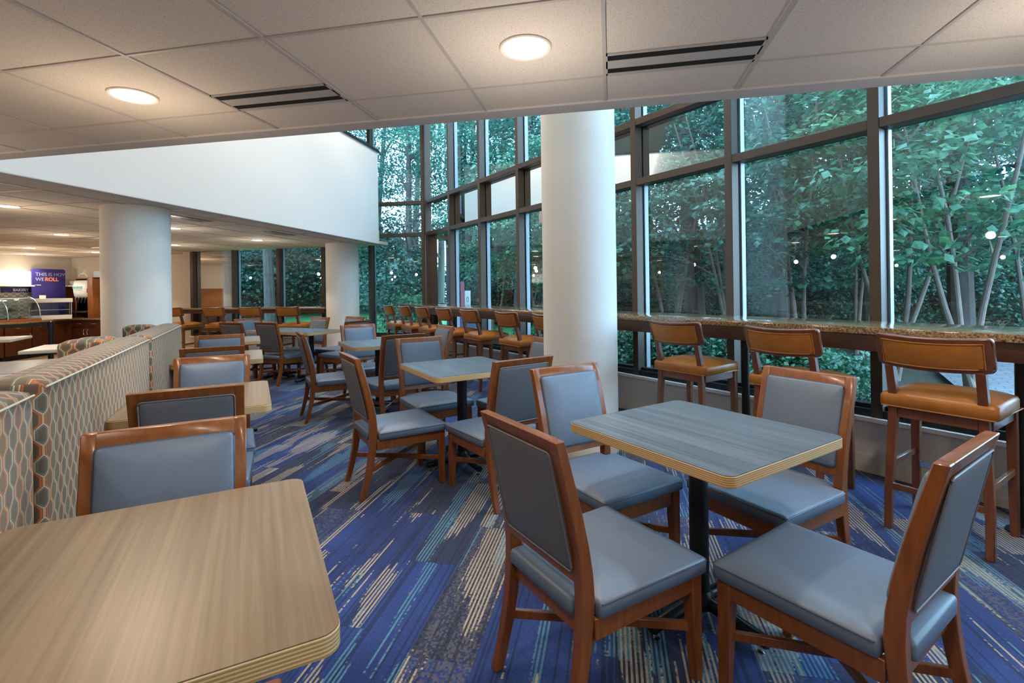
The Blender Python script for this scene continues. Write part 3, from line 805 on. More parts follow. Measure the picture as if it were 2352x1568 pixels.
# ------------------------------------------------------------------ bar stools
def make_stool(label):
    t = thing('bar_stool', label, 'stool')
    wood = M['stool_wood']
    # local: +y forward (towards the bar); rear feet y=-.228, front y=.228
    yb = [(0,-.232),(.30,-.215),(.64,-.205),(.76,-.212),(.90,-.250),(1.05,-.305)]
    def yk(z): return lerp(yb, z)
    for sx_ in (-1, 1):
        secs = []
        for z in (0,.2,.4,.64,.70,.76,.83,.875,.905):
            xo = .225 - .020*min(1, max(0, (z-.2)/.5)); w = .034 + .008*(1-abs(z-.6)/.6 if z < 1.2 else 0)
            y0 = yk(z); d = .036+.008*max(0, 1-abs(z-.65)/.4)
            q = [(sx_*xo,y0,z),(sx_*(xo-w),y0,z),(sx_*(xo-w),y0+d,z),(sx_*xo,y0+d,z)]
            secs.append(q if sx_ > 0 else q[::-1])
        MB().loft(secs).build('leg', wood, t, bevel=.003, seg=1)
    for sx_ in (-1, 1):
        secs = []
        for z, w in ((0,.034),(.60,.044),(.672,.044)):
            xo = sx_*.228; xi = xo-sx_*w
            q = [(xo,.228-w,z),(xi,.228-w,z),(xi,.228,z),(xo,.228,z)]
            secs.append(q if sx_ > 0 else q[::-1])
        MB().loft(secs).build('leg', wood, t, bevel=.003, seg=1)
    b = MB(); b.box(-.185,.185,.196,.218,.616,.672); b.box(-.165,.165,-.200,-.180,.616,.672)
    for q in (-1, 1): b.beam((q*.205,-.17,.644),(q*.208,.19,.644),.020,.056)
    b.build('seat_frame', wood, t, bevel=.002, seg=1)
    for q in (-1, 1):
        MB().beam((q*.208,-.195,.345),(q*.212,.20,.345),.018,.032).build('side_rail', wood, t, bevel=.002, seg=1)
    MB().beam((-.20,-.205,.235),(.20,-.205,.235),.018,.032).build('rear_rail', wood, t, bevel=.002, seg=1)
    MB().beam((-.195,.208,.270),(.195,.208,.270),.022,.034).build('footrest', M['chrome'], t, bevel=.002, seg=1)
    b = MB().cushion(.47,.46,.672,.748,.030, rad=.03, edge=.020, taper=-.05); b.xf(lambda x, y, z: (x, y+.010, z))
    seat = b.build('seat', M['tan_leather'], t, angle=60)
    lp = [(cx*.236*(1+.05*cy*.5), .010+cy*.231, .677) for cx, cy in ((1,1),(-1,1),(-1,-1),(1,-1))]
    MB().tube(lp, .0035, 6, closed=True).build('piping', M['tan_piping'], seat)
    # curved back: rounded wooden panel with a leather pad on both faces
    za, zb = .893, 1.070
    up = Vector((0, (yk(zb)-yk(za)), zb-za)).normalized(); nf = Vector((0, up.z, -up.y))
    o = Vector((0, (yk(za)+yk(zb))/2 - .006, (za+zb)/2))
    def place(x, y, z): return tuple(o + Vector((x,0,0)) + up*y + nf*(z + .045*(x/.24)**2))
    def panel(w, h, r, z0, z1, ins=0.0, cr=0.0):
        def ring(i, z):
            out = []; hw, hh, rr = w/2-i, h/2-i, max(.004, r-i)
            for cx, cy, a0 in ((1,1,0),(-1,1,90),(-1,-1,180),(1,-1,270)):
                for k in range(4):
                    a = R(a0+30*k); out.append((cx*(hw-rr)+rr*math.cos(a), cy*(hh-rr)+rr*math.sin(a)))
                nx_ = {0:(-1,0),90:(0,-1),180:(1,0),270:(0,1)}[a0]
                if nx_[0]:                                     # extra points along the long edges so the panel can bend
                    for q in (.7,.35,0,-.35,-.7): out.append((-nx_[0]*q*(hw-rr), cy*hh))
            return [(x, y, z) for x, y in out]
        b = MB(); n = len(ring(0,0))
        b.loft([ring(.004,z0), ring(0,z0+.004), ring(0,z1-.004), ring(.004,z1)], cap=False)
        # bent faces: strips across the width
        for z, flip in ((z0,1),(z1,0)):
            cols = 12; rows = 4; hw, hh = w/2-.004, h/2-.004
            vs = []; fs = []
            for i in range(cols+1):
                for j in range(rows+1):
                    x = -hw+2*hw*i/cols; y = -hh+2*hh*j/rows
                    # pull the corners in to follow the rounding
                    dx, dy = abs(x)-(hw-r*.9), abs(y)-(hh-r*.9)
                    if dx > 0 and dy > 0:
                        q = math.hypot(dx, dy)
                        if q > r*.9: x = math.copysign((hw-r*.9)+dx*r*.9/q, x); y = math.copysign((hh-r*.9)+dy*r*.9/q, y)
                    bulge = cr*(1-(x/hw)**4)*(1-(y/hh)**4)*(1 if not flip else -1)
                    vs.append((x, y, z+bulge))
            for i in range(cols):
                for j in range(rows):
                    a = i*(rows+1)+j; fs.append((a, a+rows+1, a+rows+2, a+1))
            b.add(vs, fs)
        return b.xf(place)
    panel(.480,.182,.024,-.012,.014).build('back_frame', wood, t, angle=50)
    for nm, z0, z1 in (('back_cushion',.013,.022),('rear_panel',-.017,-.011)):
        p = panel(.410,.130,.008,z0,z1,cr=.005).build(nm, M['tan_leather'], t, angle=50)
        lp = []
        zc = (z1 if nm == 'back_cushion' else z0)
        for cx in range(-8, 9): lp.append((cx/8*.206, -.066, zc))
        for cx in range(8, -9, -1): lp.append((cx/8*.206, .066, zc))
        MB().tube([place(*q) for q in lp], .0032, 6, closed=True).build('piping', M['tan_piping'], p)
    return t
stool0 = None
def stool(bx, by, deg, label, group, back=.300):
    global stool0
    f = Vector((math.cos(R(deg)), math.sin(R(deg))))
    x, y = bx+f.x*back, by+f.y*back; rz = R(deg-90)
    if stool0 is None:
        stool0 = make_stool(label); stool0.location = (x,y,0); stool0.rotation_euler = (0,0,rz); stool0['group'] = group; return
    dup(stool0, (x,y,0), rz, label, group)
GS = 'tan leather stools at the window bar'; GF = 'tan leather stools at the far bar'
stool(1.579,2.872,45,'nearest tan leather bar stool, at the right edge of the window bar', GS)
stool(1.034,3.416,45,'tan leather bar stool partly behind the grey-cushioned chair, second nearest', GS)
stool(.454,3.996,45,'tan leather bar stool just right of the tall white column', GS)
stool(-.70,5.15,45,'tan leather bar stool half hidden by the left side of the tall white column', GS)
stool(-1.25,5.70,45,'tan leather bar stool left of the one the tall column hides', GS)
stool(-1.896,6.346,45,'fifth tan leather bar stool from the far end of the window bar', GS)
stool(-2.45,6.90,45,'tan leather bar stool whose seat hides behind a grey-cushioned chair', GS)
stool(-3.014,7.464,45,'third tan leather bar stool from the far end of the window bar', GS)
stool(-3.548,7.998,45,'second tan leather bar stool from the far end of the window bar', GS)
stool(-4.10,8.55,45,'last tan leather bar stool at the far end of the window bar', GS)
stool(-8.42,8.12,90,'tan stool at the far bar half covered by the booth column', GF)
stool(-7.477,8.12,90,'tan stool at the far bar in front of the brick pier', GF)
stool(-6.676,8.12,90,'tan stool at the far bar above the small blue chair back', GF)
stool(-5.884,8.12,90,'tan stool at the right end of the far bar', GF)
# ------------------------------------------------------------------ serving area on the left
LD = Vector((-.3026,.9531)); LP = Vector((-12.02,7.69)); LN = Vector((.9531,.3026))     # front line of the left run, LN points to the room
def cabinet(x, y, rz, w, label, drawers, doors, h=.755, depth=.62, handles=True):
    """local x along the front, local y into the wall (away from the viewer)"""
    t = thing('base_cabinet', label, 'cabinet', (x,y,0), rz, 'dark wood serving cabinets')
    MB().box(0, w, .02, depth, .10, h).build('carcass', M['cabinet_wood'], t)
    MB().box(0, w, .07, depth-.02, 0, .10).build('plinth', M['rubber'], t)
    n = max(1, drawers)
    for i in range(n):
        a, b = w*i/n, w*(i+1)/n
        d = MB().box(a+.004, b-.004, 0, .02, .575, h-.006).build('drawer', M['cabinet_wood'], t, bevel=.002, seg=1)
        c = (a+b)/2
        pts = [(c-.055,0,.665),(c-.045,-.022,.665),(c,-.028,.665),(c+.045,-.022,.665),(c+.055,0,.665)]
        MB().tube(pts, .006, 8).build('handle', M['chrome'], d)
    for i in range(doors):
        a, b = w*i/doors, w*(i+1)/doors
        d = MB().box(a+.004, b-.004, 0, .02, .105, .568).build('door', M['cabinet_wood'], t, bevel=.002, seg=1)
        hx = (b-.055) if i % 2 == 0 else (a+.055)
        pts = [(hx,0,.535),(hx,-.022,.520),(hx,-.030,.470),(hx,-.022,.420),(hx,0,.405)]
        MB().tube(pts, .006, 8).build('handle', M['chrome'], d)
    return t
def lrun(t): return LP.x+LD.x*t, LP.y+LD.y*t
rzL = math.atan2(LD.y, LD.x)
for a, w, lab, dr, do in ((-2.16,1.12,'dark serving cabinet out past the left edge of the picture',1,2),
                    (-1.02,1.12,'dark serving cabinet cut by the left edge of the picture',1,2),
                    (.12,.64,'dark serving cabinet with two curved handles left of the stanchion post',1,1),
                    (.78,.48,'dark serving cabinet directly behind the stanchion post',1,1)):
    x, y = lrun(a); cabinet(x, y, rzL, w-.01, lab, dr, do)
t = thing('corner_cabinet', 'plain dark corner panel joining the two runs of serving cabinets', 'cabinet', (0,0,0), 0)
x1, y1 = lrun(1.27)
MB().prism([(x1,y1),(-12.53,9.42),(-12.53,9.93),(-13.15,9.93),(-13.15,9.20),(x1-.55,y1-.17)], .0, .755).build('carcass', M['cabinet_wood'], t)
for i, lab in enumerate(('dark cabinet below the juice machine with two drawers and paired handles','dark serving cabinet hidden behind the booth column')):
    cabinet(-12.52+.86*i, 9.42, 0, .85, lab, 2, 2, depth=.50)
t = thing('serving_worktop', 'speckled brown stone worktop over the dark serving cabinets', 'worktop', (0,0,0), 0)
xa, ya = lrun(-2.2); e = LN*.025
MB().prism([(xa+e.x,ya+e.y),(x1+e.x,y1+e.y),(-12.52,9.395),(-10.82,9.395),(-10.82,9.94),(-13.18,9.94),(-13.18,8.6),(xa-.95,ya-.28)], .757, .800).build('stone_top', M['granite'], t, bevel=.003)

# backsplash, shelf and signs on the left wall
def wallbox(name, label, cat, y0, y1, z0, z1, th, mat, x=XL):
    t = thing(name, label, cat, (x, (y0+y1)/2, z0))
    MB().box(.002, th, -(y1-y0)/2, (y1-y0)/2, 0, z1-z0).build('panel', mat, t, bevel=.002, seg=1)
    return t
t = thing('wave_tile_backsplash', 'cream backsplash with dark wavy lines behind the bakery case', 'backsplash', (XL+.002, 8.0, .80), R(90))
MB().box(-1.5, 1.06, -.016, 0, 0, .625).build('tile_panel', M['wave_tile'], t)
wallbox('wood_backsplash', 'warm wooden wall panel between the purple sign and the wall corner', 'wall panel', 9.07, 9.94, .80, 1.55, .03, M['warm_panel'])
t = thing('wood_backsplash', 'warm wooden wall panel behind the juice machine', 'wall panel', (-12.45, YK-.03, .80))
MB().box(-.70, 1.6, 0, .028, 0, .75).build('panel', M['warm_panel'], t)
t = thing('wall_shelf', 'long white shelf over the bakery sign and wooden panels', 'shelf', (XL, 8.6, 1.555))
MB().prism([(.002,-2.1),(.24,-2.1),(.24,1.09),(1.5,1.09),(1.5,1.345),(.002,1.345)], 0, .030).build('board', M['white_paint'], t, bevel=.003)
t = thing('bakery_sign', 'narrow purple header sign reading BAKERY in white', 'sign', (XL+.03, 8.76, 1.425))
MB().box(0, .02, -.29, .29, 0, .112).build('panel', M['sign_blue'], t)
text('lettering', 'BAKERY', .085, M['letter_white'], t, face_matrix((.0215,-.09,.027),(0,1,0)), bold=.0015)
t = thing('lit_menu_sign', 'brightly lit white sign with faint grey words above the bakery header', 'sign', (XL+.04, 8.67, 1.60))
MB().box(0, .04, -.36, .36, 0, .30).build('panel', M['sign_white'], t, bevel=.003)
text('lettering', 'BREAKFAST\nREADY WHEN\nYOU ARE', .075, M['letter_grey'], t, face_matrix((.0415,-.24,.20),(0,1,0)))
# purple poster panel
t = thing('poster_panel', 'tall purple panel reading THIS IS HOW WE ROLL standing on the worktop', 'sign', (-12.98, 9.26, .801), R(-2))
pl = []
w, h, r = .345, 1.165, .045
for cx, cy, a0 in ((1,1,0),(-1,1,90),(-1,0,180),(1,0,270)):
    for k in range(5):
        a = R(a0+22.5*k); rr = r if cy else .002
        pl.append((cx*(w-rr)+rr*math.cos(a), (h-rr if cy else rr)+rr*math.sin(a)))
b = MB().prism(pl, 0, .03); b.xf(lambda x, y, z: (z, x, y)); b.build('panel', M['sign_blue'], t)
text('lettering', 'THIS IS HOW', .112, M['letter_thin'], t, face_matrix((.0315,-.275,1.00),(0,1,0)), bold=-.001)
text('lettering', 'WE', .112, M['letter_thin'], t, face_matrix((.0315,-.275,.885),(0,1,0)), bold=-.001)
text('lettering', 'ROLL', .116, M['letter_orange'], t, face_matrix((.0315,-.085,.885),(0,1,0)), bold=.003)
q = MB().box(.031,.0325,-.285,-.26,.785,.80); q.build('logo_mark', M['letter_orange'], t)
q = MB().box(.031,.0325,-.255,-.17,.782,.795); q.build('logo_bar', M['letter_white'], t)

# curved bakery case
t = thing('bakery_case', 'curved glass bakery case with two shelves at the left edge', 'display case', (-12.62, 8.02, .801), R(2))
MB().box(-.32,.32,-.62,.62,0,.05).build('base_tray', M['warm_panel'], t, bevel=.004)
prof = [(.30,.05),(.295,.16),(.27,.28),(.22,.38),(.14,.46),(.04,.505),(-.10,.515)]
b = MB(); b.loft([[(x,-.60,z) for x,z in prof],[(x,.60,z) for x,z in prof]], cap=False, closed=False); b.build('curved_glass', M['case_glass'], t)
for y in (-.61,0,.61):
    MB().tube([(x,y,z) for x,z in prof], .011, 8).build('rib', M['steel'], t)
for z, d in ((.20,.22),(.35,.12)):
    MB().box(-.30,d,-.59,.59,z,z+.012).build('shelf', M['steel'], t)
MB().box(-.32,-.30,-.61,.61,.05,.515).build('rear_frame', M['case_glass'], t)
for i, (dx, dy, dz) in enumerate(((.05,-.40,.051),(.05,-.18,.051),(.06,.20,.051),(.05,.42,.051),(-.05,.30,.213),(-.05,-.25,.213))):
    o = MB().cushion(.13,.085,0,.03,.022,rad=.035,edge=.012).build('bread_roll', M['bread'], None, angle=60)
    o.location = (-12.62+dx, 8.02+dy, .801+dz); tag(o, 'golden bread roll lying inside the curved bakery case', 'bread', 'bread rolls in the bakery case')
# square warmer case
t = thing('warmer_case', 'square glass food case with a white roof left of the juice machine', 'display case', (-12.60, 9.02, .801), R(-33))
MB().box(-.25,.25,-.36,.36,0,.095).build('base', M['white_plastic'], t, bevel=.006)
MB().box(-.24,.30,-.37,.37,.44,.475).build('roof', M['white_plastic'], t, bevel=.006)
MB().box(.255,.31,-.37,.37,.385,.445).build('front_fascia', M['white_plastic'], t, bevel=.004)
b = MB()
for p in ([(.245,-.35),(.245,.35)],[(-.24,-.35),(.245,-.35)],[(-.24,.35),(.245,.35)]):
    (xa_,ya_),(xb_,yb_) = p; b.add([(xa_,ya_,.095),(xb_,yb_,.095),(xb_,yb_,.44),(xa_,ya_,.44)], [(0,1,2,3)])
b.build('glass', M['case_glass'], t, smooth=False)
b = MB()
for x in (-.24,.235):
    for y in (-.355,.345): b.box(x, x+.012, y, y+.012, .09, .45)
b.build('corner_posts', M['steel'], t)
MB().box(-.23,.20,-.33,.33,.21,.222).build('shelf', M['steel'], t)
t = thing('price_card', 'small white card standing on the roof of the square food case', 'card', (-12.64, 8.90, 1.277), R(-33))
MB().box(-.01,.01,-.055,.055,0,.075).build('card', M['paper'], t, bevel=.002)
# juice machine in its wooden tower
t = thing('wooden_tower', 'tall warm wooden housing round the juice machine', 'housing', (-12.34, 9.70, .801))
b = MB(); b.box(-.30,-.27,-.10,.20,0,.955); b.box(.21,.36,-.22,.20,0,.955); b.box(-.30,.36,-.20,.20,.930,.958); b.box(-.27,.21,.16,.20,0,.93)
b.build('housing', M['warm_panel'], t, bevel=.003)
t = thing('juice_machine', 'white juice dispenser with four black taps in the wooden tower', 'dispenser', (-12.37, 9.60, .801))
MB().box(-.21,.20,-.02,.22,.05,.90).build('cabinet_body', M['black_metal'], t, bevel=.006)
secs = []
for z, d in ((.47,.03),(.52,.075),(.62,.105),(.75,.11),(.85,.085),(.895,.05)):
    secs.append([(-.235,0,z),(.185,0,z),(.185,-d*.72,z),(.09,-d*.95,z),(-.02,-d,z),(-.14,-d*.95,z),(-.235,-d*.72,z)])
MB().loft(secs).build('front_cover', M['juice_white'], t, bevel=.004)
text('lettering', 'SQUEEZE', .072, M['letter_teal'], t, face_matrix((-.215,-.1135,.70),(1,0,0)), bold=.001)
text('lettering', 'THE DAY', .055, M['letter_thin'], t, face_matrix((-.165,-.1135,.645),(1,0,0)))
MB().box(.165,.190,-.088,-.06,.60,.70).build('lock_plate', M['red_post'], t, bevel=.008)
for k in range(4):
    x = -.155+.10*k
    MB().tube([(x,-.05,.485),(x,-.085,.45),(x,-.10,.40),(x+.01,-.125,.365),(x+.03,-.135,.36)], .013, 8).build('tap', M['black_metal'], t)
MB().box(-.20,.19,-.16,-.02,.13,.165).build('drip_tray', M['steel'], t, bevel=.004)
MB().box(-.16,.15,-.02,0,.17,.42).build('splash_plate', M['white_plastic'], t)
t = thing('apple_sign', 'thin white outline of an apple standing above the juice machine', 'sign', (-12.49, 9.66, 1.586))
pts = []
for k in range(49):
    a = 2*PI*k/48; r = .125*(1+.10*math.cos(2*a)-.13*math.exp(-((a-PI/2)/.35)**2))
    pts.append((r*math.cos(a)*.98, 0, .155+r*math.sin(a)*1.12))
ap = MB().tube(pts, .009, 8, closed=True).build('outline', M['letter_white'], t)
MB().tube([(0,0,.265),(.02,0,.315),(.075,0,.365),(.085,0,.335),(.045,0,.28),(.0,0,.262)], .008, 8).build('leaf', M['letter_white'], t)
t = thing('aqua_box', 'pale blue box on the shelf right of the apple outline', 'box', (-12.09, 9.74, 1.762))
MB().box(-.11,.14,-.06,.06,0,.15).build('carton', M['aqua'], t, bevel=.003)
t = thing('white_bowl', 'stacked white bowls on the shelf left of the apple outline', 'bowl', (-12.86, 9.79, 1.586))
MB().lathe([(.06,0),(.10,.02),(.125,.06),(.12,.06),(.09,.025),(.0,.02)], (0,0), 28, cap=False).build('bowl', M['white_plastic'], t)
MB().lathe([(.07,.03),(.118,.075),(.125,.095),(.115,.085),(.0,.05)], (0,0), 28, cap=False).build('upper_bowl', M['white_plastic'], t)
t = thing('napkin_tray', 'low silver tray on the worktop in front of the juice machine', 'tray', (-12.32, 9.445, .801))
MB().box(-.14,.12,-.03,.04,0,.012).build('tray', M['steel'], t, bevel=.003)

# queue stanchion with belt
t = thing('queue_stanchion', 'black queue post with a belt running off to the left', 'stanchion', (-8.35, 5.98, 0))
MB().lathe([(.16,0),(.165,.01),(.12,.025),(.045,.035)], (0,0), 28).build('base', M['black_metal'], t)
MB().lathe([(.034,.03),(.034,.86),(.040,.862),(.040,.945),(.030,.955)], (0,0), 24).build('post', M['black_metal'], t)
MB().beam((-.03,-.03,.905),(-1.55,-1.70,.900),.006,.05).build('belt', M['rubber'], t)
t = thing('queue_stanchion', 'second black queue post past the left edge, holding the other belt end', 'stanchion', (-9.93, 4.25, 0))
MB().lathe([(.16,0),(.165,.01),(.12,.025),(.045,.035)], (0,0), 28).build('base', M['black_metal'], t)
MB().lathe([(.034,.03),(.034,.86),(.040,.862),(.040,.945),(.030,.955)], (0,0), 24).build('post', M['black_metal'], t)
# coffee sign on the left wall: seen only as a mirror image in the glass
t = thing('coffee_sign', 'dark sign about coffee on the warm left wall, seen mirrored in the window glass', 'sign', (XL, 3.1, 1.42))
MB().box(.002,.03,-.55,.45,0,.80).build('panel', M['sign_navy'], t, bevel=.003)
text('lettering', 'MUST\nHAVE', .20, M['letter_white'], t, face_matrix((.0315,-.43,.56),(0,1,0)), bold=.003)
text('lettering', 'COFFEE', .20, M['letter_teal'], t, face_matrix((.0315,-.43,.16),(0,1,0)), bold=.003)
for y0, y1, z1, lab in ((-1.6,2.1,2.1,'warm wooden wall panel left of the coffee sign'),(4.1,6.4,1.5,'warm wooden wall panel right of the coffee sign')):
    wallbox('wood_wall_panel', lab, 'wall panel', y0, y1, .0, z1, .03, M['warm_panel'])
# ------------------------------------------------------------------ outdoors
CAMX, CAMY, EYE = 0.0, 0.0, 1.3455
def out_dist(x, y):
    """rough distance outside the two glass walls"""
    return max((x+y-DW)/S2, y-YB)
def gz(x, y):
    o = out_dist(x, y)
    return -.05 + .062*max(0.0, o-1.8) + .012*math.sin(x*.7+y*.4)
b = MB(); vs = []; fs = []; N = 70
for i in range(N+1):
    for j in range(N+1):
        x = -42+75*i/N; y = -8+62*j/N; vs.append((x, y, gz(x, y) if out_dist(x,y) > .3 else -.09))
for i in range(N):
    for j in range(N):
        a = i*(N+1)+j; fs.append((a, a+N+1, a+N+2, a+1))
b.add(vs, fs); o = struct('ground', b, M['ground'])
# paver path near the right hand panes
pp = [(3.55,5.35),(4.05,4.35),(5.2,3.2),(7.5,2.4),(9.5,4.0),(8.6,6.6),(7.0,8.2),(5.6,9.3),(4.9,9.0),(4.3,7.6)]
b = MB(); cx = sum(p[0] for p in pp)/len(pp); cy = sum(p[1] for p in pp)/len(pp)
rings = []
for q in (1.0,.75,.5,.25):
    rings.append([(cx+(x-cx)*q, cy+(y-cy)*q, gz(cx+(x-cx)*q, cy+(y-cy)*q)+.05) for x, y in pp])
b.loft(rings, cap=True)
struct('path', b, M['pavers'], label='grey paved path outside the right window panes', cat='path')
# brick pier outside the far windows
o = MB().box(-9.24,-8.78,YB+.20,YB+.32,-.1,ZT).build('brick_pier', M['brick'], None)
tag(o, 'red brick pier outside the far left window', 'pier', kind='structure')

rng = random.Random(11)
def leaf_mesh(name, clusters, per, rad, thick, size, rr, mat, up=.75):
    """leaves: small folded blades in flat sprays"""
    vs = []; fs = []
    for (cx, cy, cz, cr) in clusters:
        for _ in range(per):
            a = rr.uniform(0, 2*PI); q = math.sqrt(rr.random())*cr*rad
            px = cx+q*math.cos(a); py = cy+q*math.sin(a); pz = cz + rr.gauss(0, thick) - .25*q*q/max(.05, cr)
            s = size*rr.uniform(.65,1.35)
            d = Vector((math.cos(a)+rr.gauss(0,.6), math.sin(a)+rr.gauss(0,.6), -.35+rr.gauss(0,.35))).normalized()
            n = Vector((rr.gauss(0,.45), rr.gauss(0,.45), up+rr.random()*.4)).normalized()
            w = d.cross(n).normalized(); n = w.cross(d)
            p = Vector((px,py,pz)); k = len(vs)
            vs += [tuple(p), tuple(p + d*s*.45 + w*s*.42 - n*s*.05), tuple(p + d*s*1.05 - n*s*.12), tuple(p + d*s*.45 - w*s*.42 - n*s*.05), tuple(p + d*s*.5 + n*s*.03)]
            fs += [(k,k+1,k+4),(k+1,k+2,k+4),(k+2,k+3,k+4),(k+3,k,k+4)]
    me = bpy.data.meshes.new(name); me.from_pydata(vs, [], fs); me.update(); me.materials.append(mat)
    return me
def clusters(n, rx, rz, zc, rr, cr=(.35,.75), shell=.35):
    out = []
    while len(out) < n:
        x, y, z = rr.uniform(-1,1), rr.uniform(-1,1), rr.uniform(-1,1)
        d = x*x+y*y+z*z
        if shell < d < 1: out.append((x*rx, y*rx, zc+z*rz, rr.uniform(*cr)))
    return out
def wood_mesh(name, h, r, limbs, mat, rr, tips=None, stems=1, spread=.0):
    b = MB()
    for s in range(stems):
        a0 = rr.uniform(0, 2*PI); lean = rr.uniform(.02,.06) + spread*rr.uniform(.5,1)
        pts = []; rad = []
        for k in range(9):
            q = k/8
            pts.append((math.cos(a0)*lean*h*q + .06*math.sin(q*5+s), math.sin(a0)*lean*h*q + .06*math.cos(q*4+s*2)-.06, h*q)); rad.append(r*(1-.72*q)/(1 if stems == 1 else 1.2))
        b.tube(pts, rad, 9)
        for _ in range(limbs):
            q = rr.uniform(.35,.95); p = Vector(pts[min(7, int(q*8))])
            a = rr.uniform(0, 2*PI); L = h*rr.uniform(.14,.28)
            d = Vector((math.cos(a), math.sin(a), rr.uniform(.15,.7)))
            seg = [p + d*L*t + Vector((0,0,.12*L*math.sin(t*3))) for t in (0,.35,.7,1)]
            b.tube(seg, [r*.30,r*.22,r*.14,r*.05], 6)
    o = b.build(name, mat, None); me = o.data; bpy.data.objects.remove(o); return me
LIB = {}
def lib(key, fn):
    if key not in LIB: LIB[key] = fn()
    return LIB[key]
def plant(name, label, cat, group, x, y, wood, crown, sc=1.0, rz=0.0, szf=1.0, z=None):
    t = thing(name, label, cat, (x, y, (gz(x,y)-.03) if z is None else z), rz, group); t.scale = (sc, sc, sc*szf)
    if wood: o = bpy.data.objects.new('trunk', wood); COL.objects.link(o); o.parent = t
    if crown: o = bpy.data.objects.new('foliage', crown); COL.objects.link(o); o.parent = t
    return t
r1 = random.Random(5)
for k in range(4):
    LIB['wood%d'%k] = wood_mesh('tree_trunk', 9.5, .17, 9, M['bark'], r1)
    LIB['crown%d'%k] = leaf_mesh('tree_foliage', clusters(105, 2.5, 3.6, 6.3, r1, (.5,.95), .12), 78, 1.0, .10, .088, r1, M['leaf_woods'])
    LIB['bwood%d'%k] = wood_mesh('sapling_stems', 4.2, .045, 5, M['bark_pale'], r1, stems=3, spread=.22)
    LIB['bcrown%d'%k] = leaf_mesh('sapling_foliage', clusters(46, 1.55, 1.7, 3.0, r1, (.35,.7), .1), 62, 1.0, .05, .098, r1, M['leaf_broad'])
    LIB['bush%d'%k] = leaf_mesh('bush_foliage', clusters(80, 1.3, 1.15, 1.15, r1, (.3,.55), .1), 60, 1.0, .10, .085, r1, M['leaf_bush'], .45)
    LIB['yew%d'%k] = leaf_mesh('yew_foliage', clusters(60, .30, .34, .36, r1, (.10,.2), .15), 60, 1.0, .04, .036, r1, M['leaf_yew'], .3)
LIB['pole'] = wood_mesh('bare_trunk', 11, .15, 3, M['bark'], r1)
def polar(az, d): return d*math.cos(R(az)), d*math.sin(R(az))
rt = random.Random(21)
GTW = 'woodland trees beyond the glass'; GSP = 'broad-leaved saplings close to the right panes'; GBU = 'bushes along the wood edge'; GY = 'low yew bushes under the window sill'
n = 0
for dist, step, a0, a1, sc in ((10.5,8,50,98,.92),(14.5,7,52,112,1.0),(19,6,48,140,1.1),(25,5,48,142,1.25)):
    az = a0
    while az <= a1:
        d = dist+rt.uniform(-1.3,1.3); x, y = polar(az+rt.uniform(-1.5,1.5), d)
        if out_dist(x, y) > 3.0:
            plant('tree', 'tall leafy woodland tree standing beyond the window glass', 'tree', GTW, x, y, LIB['wood%d'%(n%4)], LIB['crown%d'%((n*3+1)%4)], sc*rt.uniform(.88,1.12), rt.uniform(0,6.28))
            n += 1
        az += step
for i, (az, d) in enumerate(((58,7.6),(64,8.3),(70.5,8.6),(77,8.8),(84,9.3),(91,10.0),(66,10.2),(98,11.2),(55,9.6),(103,12.3))):
    x, y = polar(az, d)
    plant('sapling', 'many-stemmed sapling with broad layered leaves outside the stone-bar windows', 'sapling', GSP, x, y, LIB['bwood%d'%(i%4)], LIB['bcrown%d'%(i%4)], rt.uniform(.85,1.05), rt.uniform(0,6.28))
n = 0
for dist, step, a0, a1, sc in ((12.5,5.0,50,97,.75),(16.5,4.5,50,114,1.05),(22,3.6,48,142,1.5),(28.5,3.4,48,143,2.2)):
    az = a0
    while az <= a1:
        x, y = polar(az+rt.uniform(-1,1), dist+rt.uniform(-.8,.8))
        if out_dist(x, y) > 2.8:
            plant('bush', 'dark green bush filling the wood edge beyond the glass', 'bush', GBU, x, y, None, LIB['bush%d'%(n%4)], sc*rt.uniform(.85,1.15), rt.uniform(0,6.28), rt.uniform(.8,1.05)); n += 1
        az += step
n = 0
for s in (3.5,4.0,4.5,4.95,5.4,5.8,6.2,6.6,7.0,7.4,7.8,8.2,8.6,9.0):
    o = .92+rt.uniform(-.05,.10); x = XC+s/S2+o/S2; y = YC-s/S2+o/S2
    sc = rt.uniform(.95,1.15)*(1.25 if s < 7.2 else .72 if s < 7.7 else .50)
    plant('yew_bush', 'low feathery green yew bush growing right under the bar windows', 'bush', GY, x, y, None, LIB['yew%d'%(n%4)], sc, rt.uniform(0,6.28), 1.0, -.04); n += 1
for s, o in ((4.1,1.25),(4.9,1.3),(5.6,1.25),(6.4,1.2)):
    x = XC+s/S2+o/S2; y = YC-s/S2+o/S2
    plant('yew_bush', 'low feathery green yew bush growing right under the bar windows', 'bush', GY, x, y, None, LIB['yew%d'%(n%4)], 1.35, rt.uniform(0,6.28), 1.0, -.04); n += 1
x, y = polar(113.2, 11.2)
plant('yew_bush', 'small pale green bush outside the corner pane by the end stool', 'bush', None, x, y, None, LIB['yew1'], 1.5, 0, 1.35)
